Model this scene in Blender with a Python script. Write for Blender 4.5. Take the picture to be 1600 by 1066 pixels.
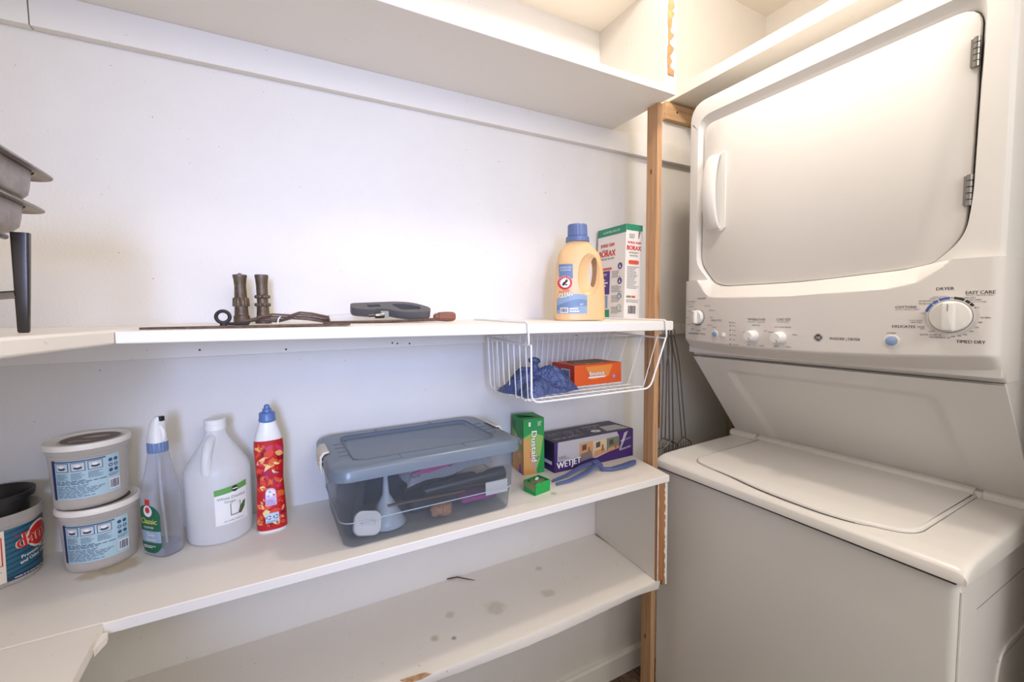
import bpy, bmesh, math, random
from mathutils import Vector, Matrix
from mathutils.geometry import tessellate_polygon
random.seed(7)
for o in list(bpy.data.objects): bpy.data.objects.remove(o)
S = bpy.context.scene; C = S.collection
PI = math.pi

# ------------------------------------------------------------ camera
FPX = 689.05; YAW, PIT, ROL = map(math.radians, (28.4348, -3.7179, -0.6955))
def cam_axes():
    cy, sy, cp, sp = math.cos(YAW), math.sin(YAW), math.cos(PIT), math.sin(PIT)
    f = Vector((sy*cp, cy*cp, sp)); r = Vector((cy, -sy, 0)); u = r.cross(f)
    c, s = math.cos(ROL), math.sin(ROL)
    return c*r+s*u, -s*r+c*u, f
CR, CU, CF = cam_axes(); EYE = Vector((0, 0, 1.30))
cd = bpy.data.cameras.new('camera'); cam = bpy.data.objects.new('camera', cd); C.objects.link(cam)
cd.sensor_width = 36; cd.sensor_fit = 'HORIZONTAL'; cd.lens = FPX*36/1600; cd.clip_start = .01
Mx = Matrix((( CR.x, CU.x, -CF.x, 0), (CR.y, CU.y, -CF.y, 0), (CR.z, CU.z, -CF.z, 0), (0, 0, 0, 1)))
Mx.translation = EYE; cam.matrix_world = Mx; S.camera = cam
def at(px, py, ax, v):
    "point of the plane ax = v seen at a pixel of the 1600x1066 photograph"
    d = CR*((px-800)/FPX) - CU*((py-533)/FPX) + CF
    i = 'XYZ'.index(ax); return EYE + d*((v-EYE[i])/d[i])

# ------------------------------------------------------------ world, lights, exposure
w = bpy.data.worlds.new('world'); S.world = w; w.use_nodes = True
bg = w.node_tree.nodes['Background']; bg.inputs[0].default_value = (1.0, .972, .95, 1); bg.inputs[1].default_value = .80
def area(name, loc, target, sx, sy, power, col, spread=180):
    l = bpy.data.lights.new(name, 'AREA'); l.shape = 'RECTANGLE'; l.size = sx; l.size_y = sy; l.energy = power; l.color = col
    l.spread = math.radians(spread)
    o = bpy.data.objects.new(name, l); C.objects.link(o); o.location = loc
    o.rotation_euler = (Vector(target)-Vector(loc)).to_track_quat('-Z', 'Y').to_euler(); return o
area('daylight_from_hall', (-.35, -1.7, 1.55), (.25, 1.15, 1.35), .35, .8, 3.2, (.42, .55, 1.0), 42)
area('added_fill_light', (.5, -1.3, 2.25), (.8, 1.0, .9), .8, .5, 9, (1, .95, .90))  # fill light added behind the camera to brighten washer front and lid
pl = bpy.data.lights.new('bulb_light', 'POINT'); pl.energy = 13; pl.color = (1, .92, .84); pl.shadow_soft_size = .05
po = bpy.data.objects.new('bulb_light', pl); C.objects.link(po); po.location = (.86, .57, 2.31)
S.view_settings.view_transform = 'Standard'; S.view_settings.look = 'None'
S.view_settings.gamma = 1; S.view_settings.use_curve_mapping = False; S.view_settings.exposure = 0.37

# ------------------------------------------------------------ materials
def srgb(r, g, b): return tuple(((c/255)/12.92 if c/255 <= .04045 else ((c/255+.055)/1.055)**2.4) for c in (r, g, b))+(1,)
MATS = {}
def M(name, rgb, rough=.5, metal=0, **k):
    if name in MATS: return MATS[name]
    m = bpy.data.materials.new(name); m.use_nodes = True; nt = m.node_tree; N = nt.nodes; L = nt.links
    p = N['Principled BSDF']; col = srgb(*rgb)
    p.inputs['Base Color'].default_value = col; p.inputs['Roughness'].default_value = rough; p.inputs['Metallic'].default_value = metal
    if 'spec' in k: p.inputs['Specular IOR Level'].default_value = k['spec']
    if 'sss' in k: p.inputs['Subsurface Weight'].default_value = k['sss']; p.inputs['Subsurface Radius'].default_value = (.02, .02, .02)
    if 'emit' in k: p.inputs['Emission Color'].default_value = col; p.inputs['Emission Strength'].default_value = k['emit']
    tc = N.new('ShaderNodeTexCoord')
    def noise(scale, detail=2, vec=None, rgh=.5):
        n = N.new('ShaderNodeTexNoise'); n.inputs['Scale'].default_value = scale; n.inputs['Detail'].default_value = detail
        n.inputs['Roughness'].default_value = rgh; L.new(vec or tc.outputs['Object'], n.inputs['Vector']); return n.outputs['Fac']
    def ramp(fac, a, b, ca, cb):
        r = N.new('ShaderNodeValToRGB'); r.color_ramp.elements[0].position = a; r.color_ramp.elements[1].position = b
        r.color_ramp.elements[0].color = ca; r.color_ramp.elements[1].color = cb; L.new(fac, r.inputs[0]); return r.outputs[0]
    def mul(a, b, f=1.0):
        x = N.new('ShaderNodeMix'); x.data_type = 'RGBA'; x.blend_type = 'MULTIPLY'; x.inputs[0].default_value = f
        (L.new(a, x.inputs[6]) if hasattr(a, 'is_output') else setattr(x.inputs[6], 'default_value', a))
        L.new(b, x.inputs[7]); return x.outputs[2]
    c = col
    W1 = (1, 1, 1, 1)
    if k.get('grain'):       # wood grain along an axis
        mp = N.new('ShaderNodeMapping'); L.new(tc.outputs['Object'], mp.inputs[0]); s = [90, 90, 90]; s['XYZ'.index(k['grain'])] = 3
        mp.inputs['Scale'].default_value = s
        f = noise(1.2, 4, mp.outputs[0], .6)
        dk = tuple(v*k.get('gdark', .55) for v in col[:3])+(1,); c = ramp(f, .3, .7, dk, col)
        mp2 = N.new('ShaderNodeMapping'); L.new(tc.outputs['Object'], mp2.inputs[0]); s = [26, 26, 26]; s['XYZ'.index(k['grain'])] = 4
        mp2.inputs['Scale'].default_value = s
        c = mul(c, ramp(noise(1, 2, mp2.outputs[0]), .62, .7, W1, (.62, .45, .32, 1)), .8)
    if k.get('dirt'):        # faint scuffs and small specks
        d = k['dirt']
        c = mul(c, ramp(noise(3.5, 5, None, .65), .3, .75, (.86, .84, .80, 1), W1), .35*d)
        c = mul(c, ramp(noise(120, 3), .715, .745, W1, (.4, .34, .28, 1)), .6*d)
        c = mul(c, ramp(noise(22, 8, None, .8), .66, .74, W1, (.66, .61, .56, 1)), .4*d)
    if k.get('mottle'):
        c = mul(c, ramp(noise(k['mottle'], 5, None, .7), .35, .65, k.get('mcol', (.45, .42, .4, 1)), W1), 1)
    for (sx, sy, sz, r, scol, st) in k.get('stains', []):
        vm = N.new('ShaderNodeVectorMath'); vm.operation = 'DISTANCE'; vm.inputs[1].default_value = (sx, sy, sz)
        L.new(tc.outputs['Object'], vm.inputs[0])
        a = N.new('ShaderNodeMath'); a.operation = 'MULTIPLY_ADD'; L.new(noise(38, 3), a.inputs[0]); a.inputs[1].default_value = r*1.3
        L.new(vm.outputs['Value'], a.inputs[2])
        c = mul(c, ramp(a.outputs[0], r*1.25, r*1.75, srgb(*scol), W1), st)
    if c is not col: L.new(c, p.inputs['Base Color'])
    if k.get('bump'):
        b = N.new('ShaderNodeBump'); b.inputs['Strength'].default_value = k['bump'][1]; b.inputs['Distance'].default_value = k['bump'][2]
        L.new(noise(k['bump'][0], 3), b.inputs['Height']); L.new(b.outputs[0], p.inputs['Normal'])
    MATS[name] = m; return m
def clear(name, rgb, base=.15, rim=.5, rough=.12):
    "thin clear plastic: see-through, more reflective and solid at grazing angles"
    if name in MATS: return MATS[name]
    m = bpy.data.materials.new(name); m.use_nodes = True; nt = m.node_tree; N = nt.nodes; L = nt.links
    p = N['Principled BSDF']; p.inputs['Base Color'].default_value = srgb(*rgb); p.inputs['Roughness'].default_value = rough
    t = N.new('ShaderNodeBsdfTransparent'); t.inputs[0].default_value = tuple(.5+.5*v for v in srgb(*rgb)[:3])+(1,)
    lw = N.new('ShaderNodeLayerWeight'); lw.inputs[0].default_value = .35
    ma = N.new('ShaderNodeMath'); ma.operation = 'MULTIPLY_ADD'; ma.inputs[1].default_value = rim; ma.inputs[2].default_value = base
    ma.use_clamp = True; L.new(lw.outputs['Facing'], ma.inputs[0])
    x = N.new('ShaderNodeMixShader'); L.new(ma.outputs[0], x.inputs[0]); L.new(t.outputs[0], x.inputs[1]); L.new(p.outputs[0], x.inputs[2])
    L.new(x.outputs[0], N['Material Output'].inputs['Surface']); MATS[name] = m; return m

wallp = M('wall_paint', (226, 221, 214), .6, dirt=1.2, bump=(220, .25, .002))
shelfp = M('shelf_paint', (238, 233, 225), .5, dirt=.45, bump=(60, .08, .002))
trimp = M('trim_paint', (232, 227, 219), .5, dirt=.6, bump=(90, .12, .002))
ceilp = M('ceiling_paint', (236, 229, 218), .7, dirt=.2)
pine = M('pine', (206, 160, 116), .6, grain='Z', gdark=.6)
pinex = M('pine_cleat', (214, 172, 126), .6, grain='X', gdark=.6)
rawwood = M('raw_wood_edge', (186, 130, 82), .7, grain='Z', gdark=.6)
enamel = M('white_enamel', (228, 225, 221), .28, spec=.5)
enamel2 = M('white_enamel_top', (232, 228, 223), .25)
plastic = M('white_console_plastic', (226, 221, 216), .38)
gap = M('dark_gap', (60, 56, 52), .8)
chrome = M('dull_chrome', (150, 148, 144), .3, 1)
black = M('black_plastic', (30, 30, 32), .4)
whitep = M('white_plastic', (236, 234, 230), .35)
wirew = M('white_coated_wire', (238, 236, 232), .35)
paper = M('white_paper', (238, 235, 230), .6)
ink = M('black_ink', (42, 42, 46), .6); greyink = M('grey_ink', (120, 118, 120), .6); blueink = M('blue_ink', (70, 100, 175), .6)

# ------------------------------------------------------------ mesh helpers
def BM(): return bmesh.new()
def xf(bm, n0, fn):
    for v in list(bm.verts)[n0:]: v.co = Vector(fn(v.co.copy()))
def face(bm, vs, mi=0):
    try: f = bm.faces.new(vs); f.material_index = mi; return f
    except ValueError: return None
def box(bm, x0, x1, y0, y1, z0, z1, mi=0):
    v = [bm.verts.new(p) for p in ((x0,y0,z0),(x1,y0,z0),(x1,y1,z0),(x0,y1,z0),(x0,y0,z1),(x1,y0,z1),(x1,y1,z1),(x0,y1,z1))]
    for q in ((3,2,1,0),(4,5,6,7),(0,1,5,4),(1,2,6,5),(2,3,7,6),(3,0,4,7)): face(bm, [v[i] for i in q], mi)
def loft(bm, rings, cap0=True, cap1=True, mi=0, close=True):
    R = [[bm.verts.new(p) for p in r] for r in rings]; n = len(R[0])
    for a, b in zip(R, R[1:]):
        for i in range(n if close else n-1): face(bm, (a[i], a[(i+1) % n], b[(i+1) % n], b[i]), mi)
    if cap0: face(bm, R[0][::-1], mi)
    if cap1: face(bm, R[-1], mi)
    return R
def ell(cx, cy, z, rx, ry, n=32, p=2.0, rot=0):
    o = []
    for i in range(n):
        t = 2*PI*i/n; c, s = math.cos(t), math.sin(t)
        x = rx*math.copysign(abs(c)**(2/p), c); y = ry*math.copysign(abs(s)**(2/p), s)
        o.append((cx+x*math.cos(rot)-y*math.sin(rot), cy+x*math.sin(rot)+y*math.cos(rot), z))
    return o
def lathe(bm, prof, n=32, cx=0, cy=0, sx=1, sy=1, p=2.0, mi=0, cap0=True, cap1=True):
    loft(bm, [ell(cx, cy, z, r*sx, r*sy, n, p) for r, z in prof], cap0, cap1, mi)
def rrect(hx, hy, r, seg=5):
    o = []
    for cx, cy, a in ((hx-r, hy-r, 0), (-hx+r, hy-r, 90), (-hx+r, -hy+r, 180), (hx-r, -hy+r, 270)):
        for i in range(seg+1):
            t = math.radians(a+90*i/seg); o.append((cx+r*math.cos(t), cy+r*math.sin(t)))
    return o
def tube(bm, pts, r, n=8, mi=0, closed=False):
    P = [Vector(p) for p in pts]; m = len(P); rings = []; up = None
    for i, p in enumerate(P):
        a = P[(i-1) % m] if (closed or i) else p; b = P[(i+1) % m] if (closed or i < m-1) else p
        t = (b-a).normalized()
        if up is None: up = t.orthogonal().normalized()
        up = (up-t*up.dot(t)).normalized(); s = t.cross(up)
        rr = r[i] if isinstance(r, (list, tuple)) else r
        rings.append([p+up*(rr*math.cos(2*PI*k/n))+s*(rr*math.sin(2*PI*k/n)) for k in range(n)])
    if closed: rings.append(rings[0])
    loft(bm, rings, not closed, not closed, mi)
    if closed: bmesh.ops.remove_doubles(bm, verts=bm.verts[:], dist=1e-6)
def fil(pts, r, seg=4):
    "polyline with rounded corners"
    P = [Vector(p) for p in pts]; o = [P[0]]
    for a, b, c in zip(P, P[1:], P[2:]):
        d1 = (a-b); d2 = (c-b); k = min(r, d1.length*.45, d2.length*.45); s = b+d1.normalized()*k; e = b+d2.normalized()*k
        for i in range(seg+1):
            t = i/seg; o.append(s*(1-t)**2+b*(2*t*(1-t))+e*t*t)
    o.append(P[-1]); return o
def prism(bm, pts, z0, z1, mi=0, f=None):
    f = f or (lambda x, y, z: (x, y, z))
    a = [bm.verts.new(f(x, y, z0)) for x, y in pts]; b = [bm.verts.new(f(x, y, z1)) for x, y in pts]; n = len(pts)
    for i in range(n): face(bm, (a[i], a[(i+1) % n], b[(i+1) % n], b[i]), mi)
    for t in tessellate_polygon([[Vector((x, y, 0)) for x, y in pts]]):
        face(bm, [a[i] for i in t][::-1], mi); face(bm, [b[i] for i in t], mi)
def obj(name, bm, mats, parent=None, smooth=False, bevel=0, world=False, angle=35, seg=2):
    if world and parent is not None:
        bmesh.ops.translate(bm, verts=bm.verts[:], vec=-Vector(parent.location))
    bmesh.ops.recalc_face_normals(bm, faces=bm.faces[:])
    me = bpy.data.meshes.new(name); bm.to_mesh(me); bm.free()
    for m in (mats if isinstance(mats, (list, tuple)) else [mats]): me.materials.append(m)
    o = bpy.data.objects.new(name, me); C.objects.link(o)
    if parent is not None: o.parent = parent
    if smooth:
        me.polygons.foreach_set('use_smooth', [True]*len(me.polygons)); me.set_sharp_from_angle(angle=math.radians(angle))
    if bevel:
        b = o.modifiers.new('bevel', 'BEVEL'); b.width = bevel; b.segments = seg; b.limit_method = 'ANGLE'; b.angle_limit = math.radians(40)
        me.polygons.foreach_set('use_smooth', [True]*len(me.polygons)); me.set_sharp_from_angle(angle=math.radians(50))
        b.harden_normals = False
    return o
def tag(o, label=None, cat=None, group=None, kind=None):
    if label: o['label'] = label
    if cat: o['category'] = cat
    if group: o['group'] = group
    if kind: o['kind'] = kind
    return o
def thing(name, label, cat, loc=(0,0,0), rotz=0, group=None, rx=0, ry=0):
    o = bpy.data.objects.new(name, None); C.objects.link(o); o.location = loc; o.rotation_euler = (rx, ry, rotz); o.empty_display_size = .05
    return tag(o, label, cat, group)
def copy_tree(o, parent=None):
    c = o.copy(); C.objects.link(c); c.parent = parent
    for ch in list(o.children): copy_tree(ch, c)
    return c
def subtract(o, cutter):
    "cut one mesh out of another for good"
    b = o.modifiers.new('cut', 'BOOLEAN'); b.operation = 'DIFFERENCE'; b.object = cutter; b.solver = 'EXACT'
    dg = bpy.context.evaluated_depsgraph_get(); dg.update()
    me = bpy.data.meshes.new_from_object(o.evaluated_get(dg)); o.modifiers.remove(b); o.data = me
    me.polygons.foreach_set('use_smooth', [True]*len(me.polygons)); me.set_sharp_from_angle(angle=math.radians(40))
    bpy.data.objects.remove(cutter)

# flat print: shapes and lettering laid on a surface given by a map (u, v, h) -> point
_tc = {}
def textmesh(s):
    if s not in _tc:
        cu = bpy.data.curves.new('t', 'FONT'); cu.body = s; cu.resolution_u = 2; cu.size = 1
        o = bpy.data.objects.new('t', cu); C.objects.link(o)
        me = bpy.data.meshes.new_from_object(o.evaluated_get(bpy.context.evaluated_depsgraph_get()))
        bpy.data.objects.remove(o)
        vs = [(v.co.x, v.co.y) for v in me.vertices]; fs = [tuple(p.vertices) for p in me.polygons]; bpy.data.meshes.remove(me)
        _tc[s] = (vs, fs)
    return _tc[s]
class Print:
    def __init__(s): s.bm = bmesh.new(); s.mats = []; s.k = 0; s.it = []
    def mi(s, m):
        if m not in s.mats: s.mats.append(m)
        return s.mats.index(m)
    def add(s, vs, fs, m, lay): s.it.append((vs, fs, s.mi(m), lay))
    def rect(s, u0, v0, u1, v1, m, lay=0, n=1):
        vs = []; fs = []
        for i in range(n+1):
            u = u0+(u1-u0)*i/n; vs += [(u, v0), (u, v1)]
        for i in range(n): fs.append((2*i, 2*i+2, 2*i+3, 2*i+1))
        s.add(vs, fs, m, lay)
    def disc(s, u, v, r, m, lay=1, ry=None, n=24, r0=0, a0=0, a1=360):
        ry = ry or r; full = (a1-a0) >= 360; vs = []; fs = []
        for i in range(n+1):
            t = math.radians(a0+(a1-a0)*i/n); q = r0/r
            vs += [(u+r*math.cos(t), v+ry*math.sin(t)), (u+q*r*math.cos(t), v+q*ry*math.sin(t))]
        for i in range(n): fs.append((2*i, 2*i+2, 2*i+3, 2*i+1) if r0 else (2*i, 2*i+2, 1))
        s.add(vs, fs, m, lay)
    def poly(s, pts, m, lay=1):
        fs = [tuple(t) for t in tessellate_polygon([[Vector((x, y, 0)) for x, y in pts]])]; s.add(list(pts), fs, m, lay)
    def text(s, t, u, v, h, m, lay=2, w=None, rot=0, al='l', bold=0):
        vs, fs = textmesh(t)
        if not vs: return
        x0 = min(a for a, b in vs); x1 = max(a for a, b in vs)
        sy = h/.73; sx = (w/(x1-x0)) if w else sy
        off = -x0*sx - (0 if al == 'l' else (x1-x0)*sx/2 if al == 'c' else (x1-x0)*sx)
        c, q = math.cos(rot), math.sin(rot)
        for bx in ([0] if not bold else [-bold, 0, bold]):
            s.add([(u+(a*sx+off+bx)*c-b*sy*q, v+(a*sx+off+bx)*q+b*sy*c) for a, b in vs], fs, m, lay+(.02*bx/bold if bold else 0))
    def lines(s, u0, v0, u1, v1, n, m, lay=2, seed=1, th=.38):
        r = random.Random(seed); dv = (v1-v0)/n
        for i in range(n):
            a = v0+dv*i; e = u0+(u1-u0)*r.uniform(.55, 1); u = u0
            while u < e:
                l = (u1-u0)*r.uniform(.06, .2); s.rect(u, a, min(e, u+l), a+dv*th, m, lay, 1); u += l+(u1-u0)*.025
    def barcode(s, u0, v0, u1, v1, m, lay=2, seed=3):
        r = random.Random(seed); u = u0
        while u < u1:
            wd = (u1-u0)*r.choice((.05, .08, .11)); s.rect(u, v0, min(u+wd, u1), v1, m, lay); u += wd+(u1-u0)*r.choice((.05, .08))
    def build(s, name, parent, fn, eps=.00025, world=False, label=None, seg=0):
        bm = bmesh.new()
        for vs, fs, mi, lay in s.it:
            if seg:      # cut long edges so that the print follows the curve
                tb = bmesh.new(); V = [tb.verts.new((u, v, 0)) for u, v in vs]
                for f in fs: face(tb, [V[i] for i in f], mi)
                for _ in range(5):
                    bmesh.ops.triangulate(tb, faces=tb.faces[:])
                    le = [e for e in tb.edges if abs(e.verts[0].co.x-e.verts[1].co.x) > seg]
                    if not le: break
                    bmesh.ops.subdivide_edges(tb, edges=le, cuts=1)
                tb.verts.index_update(); V = [bm.verts.new(fn(q.co.x, q.co.y, eps*(1+lay))) for q in tb.verts]
                for f in tb.faces: face(bm, [V[q.index] for q in f.verts], mi)
                tb.free(); continue
            V = [bm.verts.new(fn(u, v, eps*(1+lay))) for u, v in vs]
            for f in fs: face(bm, [V[i] for i in f], mi)
        if world and parent is not None: bmesh.ops.translate(bm, verts=bm.verts[:], vec=-Vector(parent.location))
        me = bpy.data.meshes.new(name); bm.to_mesh(me); bm.free()
        for m in s.mats: me.materials.append(m)
        o = bpy.data.objects.new(name, me); C.objects.link(o)
        if parent is not None: o.parent = parent
        if label: o['label'] = label
        return o
def plane(o, u, v):
    o, u, v = Vector(o), Vector(u).normalized(), Vector(v).normalized(); n = u.cross(v)
    return lambda a, b, h: o+u*a+v*b+n*h
def cyl(rfun, cx=0, cy=0, th0=-PI/2, sx=1, sy=1):
    "label wrapped round an upright body, u is arc length measured from the direction th0"
    def f(u, v, h):
        r = rfun(v); t = th0+u/r; return Vector((cx+(r*sx+h)*math.cos(t), cy+(r*sy+h)*math.sin(t), v))
    return f

# ------------------------------------------------------------ room shell
def struct(name, bm, m, **k): return tag(obj(name, bm, m, **k), kind='structure')
YB = 1.15
b = BM(); box(b, -.60, 1.85, YB, YB+.1, 0, 2.55)
struct('wall_back', b, wallp)
b = BM(); box(b, -.65, -.545, -1.3, YB, 0, 2.55); struct('wall_left', b, wallp)
b = BM(); box(b, 1.82, 1.92, -1.3, YB, 0, 2.55); struct('wall_right', b, wallp)
b = BM(); box(b, 1.22, 1.82, .06, .165, 0, 2.49); struct('unseen_shade_wall', b, wallp)  # unseen wall, put in to shade the right side of the washer
b = BM(); box(b, -.65, 1.92, -1.3, YB+.1, 2.49, 2.55); struct('ceiling', b, ceilp)
b = BM(); box(b, -.545, .954, .935, YB, 2.188, 2.49)
tag(struct('trim_1', b, ceilp), label='boxed in soffit over the top shelf')
# partition end with torn, unfinished front edge
b = BM(); box(b, .954, .995, .880, YB, 1.905, 2.49); pw = struct('wall_side', b, wallp)
b = BM(); r = random.Random(5)
zz = 1.935; left = []; right = []
while zz < 2.30:
    left.append((.962+r.uniform(-.002, .002), zz)); right.append((.970+r.choice((0, .008, .016))+r.uniform(-.001, .001), zz)); zz += r.uniform(.006, .018)
prism(b, left+right[::-1], 0, .0015, 0, lambda x, z, h: (x, .8795-h, z))
obj('torn_edge', b, M('torn_board', (186, 138, 96), .8, mottle=60, mcol=(.75, .6, .5, 1)), pw)
b = BM(); prism(b, [(.962, 2.135), (.986, 2.138), (.990, 2.15), (.984, 2.158), (.966, 2.156), (.958, 2.146)], 0, .003, 0, lambda x, z, h: (x, .8785-h, z))
obj('torn_chip', b, M('chip_brown', (150, 90, 60), .8), pw)
# floor: small mottled tiles with recessed joints near the visible corner
b = BM(); box(b, -.65, 1.92, -1.3, YB+.1, -.06, -.004); fl = struct('floor', b, M('grout', (92, 80, 66), .9, mottle=80))
tilem = M('brown_tile', (128, 104, 84), .6, mottle=45, mcol=(.35, .3, .28, 1), bump=(80, .3, .002))
tp = BM(); box(tp, .002, .078, .002, .078, -.006, 0)
t0 = obj('tile', tp, tilem, fl, bevel=.0015); t0.location = (.62, .66, 0)
for i in range(9):
    for j in range(6):
        if i or j:
            t = t0.copy(); C.objects.link(t); t.location = (.62+i*.08, .66+j*.08, 0)
b = BM(); prism(b, [(YB, .012), (YB, .078), (YB-.010, .078), (YB-.014, .070), (YB-.014, .0)], -.54, 1.80, 0, lambda y, z, x: (x, y, z))
struct('baseboard_back', b, trimp)

# ------------------------------------------------------------ cleats and shelves
def zmid(x, y): return 1.2795-.0073*(x+.2)+.02*(y-.843)
cl = thing('shelf_cleat', 'long white painted board along the wall under the top shelf', 'cleat', (.4, YB, 1.83))
b = BM(); box(b, -.3595, 1.80, 1.131, YB, 1.823, 1.886); obj('board', b, trimp, cl, world=True, bevel=.001)
b = BM(); box(b, -.545, -.361, 1.130, YB, 1.823, 1.886); obj('board', b, trimp, cl, world=True, bevel=.001)
cm = thing('shelf_cleat', 'white painted board under the middle shelf with nail holes', 'cleat', (.4, YB, 1.22))
b = BM(); box(b, -.545, 1.80, 1.131, YB, 1.214, 1.2505); obj('board', b, trimp, cm, world=True, bevel=.001)
for px, py in ((447, 546), (312, 547), (613, 536), (621, 537), (773, 528), (786, 526), (900, 524), (640, 537)):
    b = BM(); p = at(px, py, 'Y', 1.1305); n0 = 0; lathe(b, [(.0022, 0), (.0022, .0006)], 8)
    xf(b, n0, lambda c: (p.x+c.x, 1.1308-c.z, p.z+c.y))
    obj('nail_hole', b, gap, cm, world=True)
b = BM(); box(b, 1.233, 1.80, 1.131, YB, 1.968, 2.027); cb = obj('shelf_cleat', b, pinex, None, bevel=.0015)
tag(cb, 'bare pine board with a dark screw hole, under the shelf over the dryer', 'cleat')
b = BM(); lathe(b, [(.004, 0), (.004, .001)], 12)
p = at(1058, 176, 'Y', 1.131); xf(b, 0, lambda c: (p.x+c.x, 1.1312-c.z, p.z+c.y))
obj('screw_hole', b, gap, cb)
b = BM(); box(b, 1.615, 1.645, 1.12, YB, 0, 1.2)
tag(struct('trim_2', b, M('tan_stud', (176, 160, 130), .7, grain='Z')), label='tan upright strip on the wall behind the washer')

b = BM(); box(b, -.545, .992, .877, 1.149, 1.886, 1.905)
tag(obj('top_shelf', b, shelfp, None, bevel=.0015), 'long white top shelf near the ceiling, empty', 'shelf')
b = BM(); box(b, 1.2515, 1.82, .166, 1.149, 2.030, 2.049); box(b, 1.25, 1.269, .166, 1.149, 2.028, 2.064)
tag(obj('side_shelf', b, shelfp, None, bevel=.0015), 'white shelf running over the top of the dryer', 'shelf')

b = BM()
def q8(pts, th, f):
    T = [b.verts.new((x, y, f(x, y))) for x, y in pts]; B = [b.verts.new((x, y, f(x, y)-th)) for x, y in pts]; n = len(pts)
    face(b, T); face(b, B[::-1])
    for i in range(n): face(b, (T[i], B[i], B[(i+1) % n], T[(i+1) % n]))
q8([(-.204, .843), (.955, .843), (.955, .925), (.970, .925), (.970, .972), (1.0, .972), (1.0, 1.1495), (-.204, 1.1495)], .019, zmid)
for v in b.verts:
    if v.co.x > .9 and v.co.z < zmid(v.co.x, v.co.y)-.01: v.co.z -= .006
tag(obj('middle_shelf', b, shelfp, None, bevel=.002), 'long white middle shelf holding the rusty tools and detergent', 'shelf')
b = BM(); q8([(-.205, .842), (-.205, 1.1495), (-.545, 1.1495), (-.545, -.1), (-.36, -.1), (-.238, .62)][::-1], .022, lambda x, y: zmid(x, .86)+.0012)
tag(obj('corner_shelf', b, shelfp, None, bevel=.004, seg=3), 'thick white return shelf at far left under the metal pans', 'shelf')

stn = [(-.262, 1.030, .846, .032, (206, 190, 160), .8), (-.30, 1.015, .846, .020, (206, 190, 160), .7), (.60, .90, .846, .008, (200, 190, 170), .7)]
lowp = M('lower_shelf_paint', (240, 234, 225), .5, dirt=.4, bump=(60, .08, .002), stains=stn)
b = BM(); prism(b, [(-.2385, .843), (.9465, .843), (.967, .970), (.975, 1.1495), (-.545, 1.1495), (-.545, .846), (-.243, .846)], .827, .846)
tag(obj('lower_shelf', b, lowp, None, bevel=.0015), 'long white shelf holding the storage bin, bottles and tubs', 'shelf')
b = BM(); prism(b, [(-.545, .8455), (-.545, -.1), (-.232, -.1), (-.241, .8455)][::-1], .828, .8455)
cs = tag(obj('corner_shelf', b, lowp, None, bevel=.0015), 'white return shelf at bottom left, running towards the viewer', 'shelf')
b = BM(); prism(b, [(-.2405, .838), (-.2340, .8378), (-.2325, .826), (-.2400, .800), (-.2425, .806)], .824, .834)
obj('paint_drip', b, shelfp, cs)
stb = [(.47, .98, .545, .028, (206, 196, 180), .45), (.30, .95, .545, .010, (170, 155, 130), .5), (.62, .96, .545, .020, (210, 202, 188), .5),
       (.36, 1.01, .545, .012, (205, 196, 182), .5), (.66, 1.07, .545, .010, (205, 200, 185), .6), (.34, .93, .545, .006, (120, 100, 80), .7)]
botp = M('bottom_shelf_paint', (234, 228, 219), .55, dirt=.8, bump=(60, .12, .002), stains=stb)
# bottom shelf with a loose, ragged wrapped front edge
b = BM(); r = random.Random(2); rings = []
for i in range(61):
    x = -.5+1.4285*i/60; e = .004*math.sin(x*9)+r.uniform(-.001, .001); lip = .020+.008*max(0, math.sin((x-.1)*3.2))
    if x > .86: lip += (x-.86)*.12
    rings.append([(x, 1.1495, .545), (x, .862, .545), (x, .856+e*.3, .5435), (x, .8545+e*.4, .538), (x, .858+e, .545-lip), (x, .864+e, .543-lip), (x, .875, .528), (x, 1.1495, .526)])
loft(b, rings)
tag(obj('bottom_shelf', b, botp, None, smooth=True, angle=50), 'stained white bottom shelf with a ragged front edge', 'shelf')
b = BM(); prism(b, [(.2, .872), (.212, .8565), (.24, .853), (.262, .8555), (.25, .866), (.225, .870)], .5452, .5462)
obj('torn_patch', b, M('torn_brown', (212, 176, 142), .8, mottle=90, mcol=(.6, .5, .4, 1)), bpy.data.objects['bottom_shelf'])

# side panel between lower and bottom shelf
sp = thing('shelf_divider', 'white painted upright board with raw wood edge closing the lower shelves', 'panel', (.945, .86, .52))
b = BM(); prism(b, [(.912, .862), (.9425, .862), (.958, 1.149), (.936, 1.149)], .546, .8265); obj('board', b, M('side_paint', (222, 216, 206), .5, dirt=.5, grain=None), sp, world=True)
b = BM(); box(b, .9122, .9423, .8505, .8622, .546, .8265); box(b, .931, .9423, .8505, .8622, .530, .546); obj('raw_edge', b, rawwood, sp, world=True, bevel=.001)
b = BM(); r = random.Random(11); a = []; z = .53
while z < .8265: a.append((.9405+r.choice((-.003, -.001, 0, 0, -.0045))+r.uniform(-.0008, .0008), z)); z += r.uniform(.004, .012)
prism(b, a+[(.9465, .8265), (.9465, .53)], .8492, .8512, 0, lambda x, z, h: (x, h, z))
prism(b, [(.9428, .8505), (.9462, .8505), (.9617, 1.149), (.9583, 1.149)], .53, .8265); obj('paint_skin', b, shelfp, sp, world=True)
b = BM(); a = []; z = .547
while z < .8265: a.append((.9126+r.choice((0, .0003, .0010))+r.uniform(-.0003, .0003), z)); z += r.uniform(.005, .014)
prism(b, [(.9105, .547)]+a+[(.9105, .8265)], .8495, .8510, 0, lambda x, z, h: (x, h, z)); obj('paint_skin', b, shelfp, sp, world=True)

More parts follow.
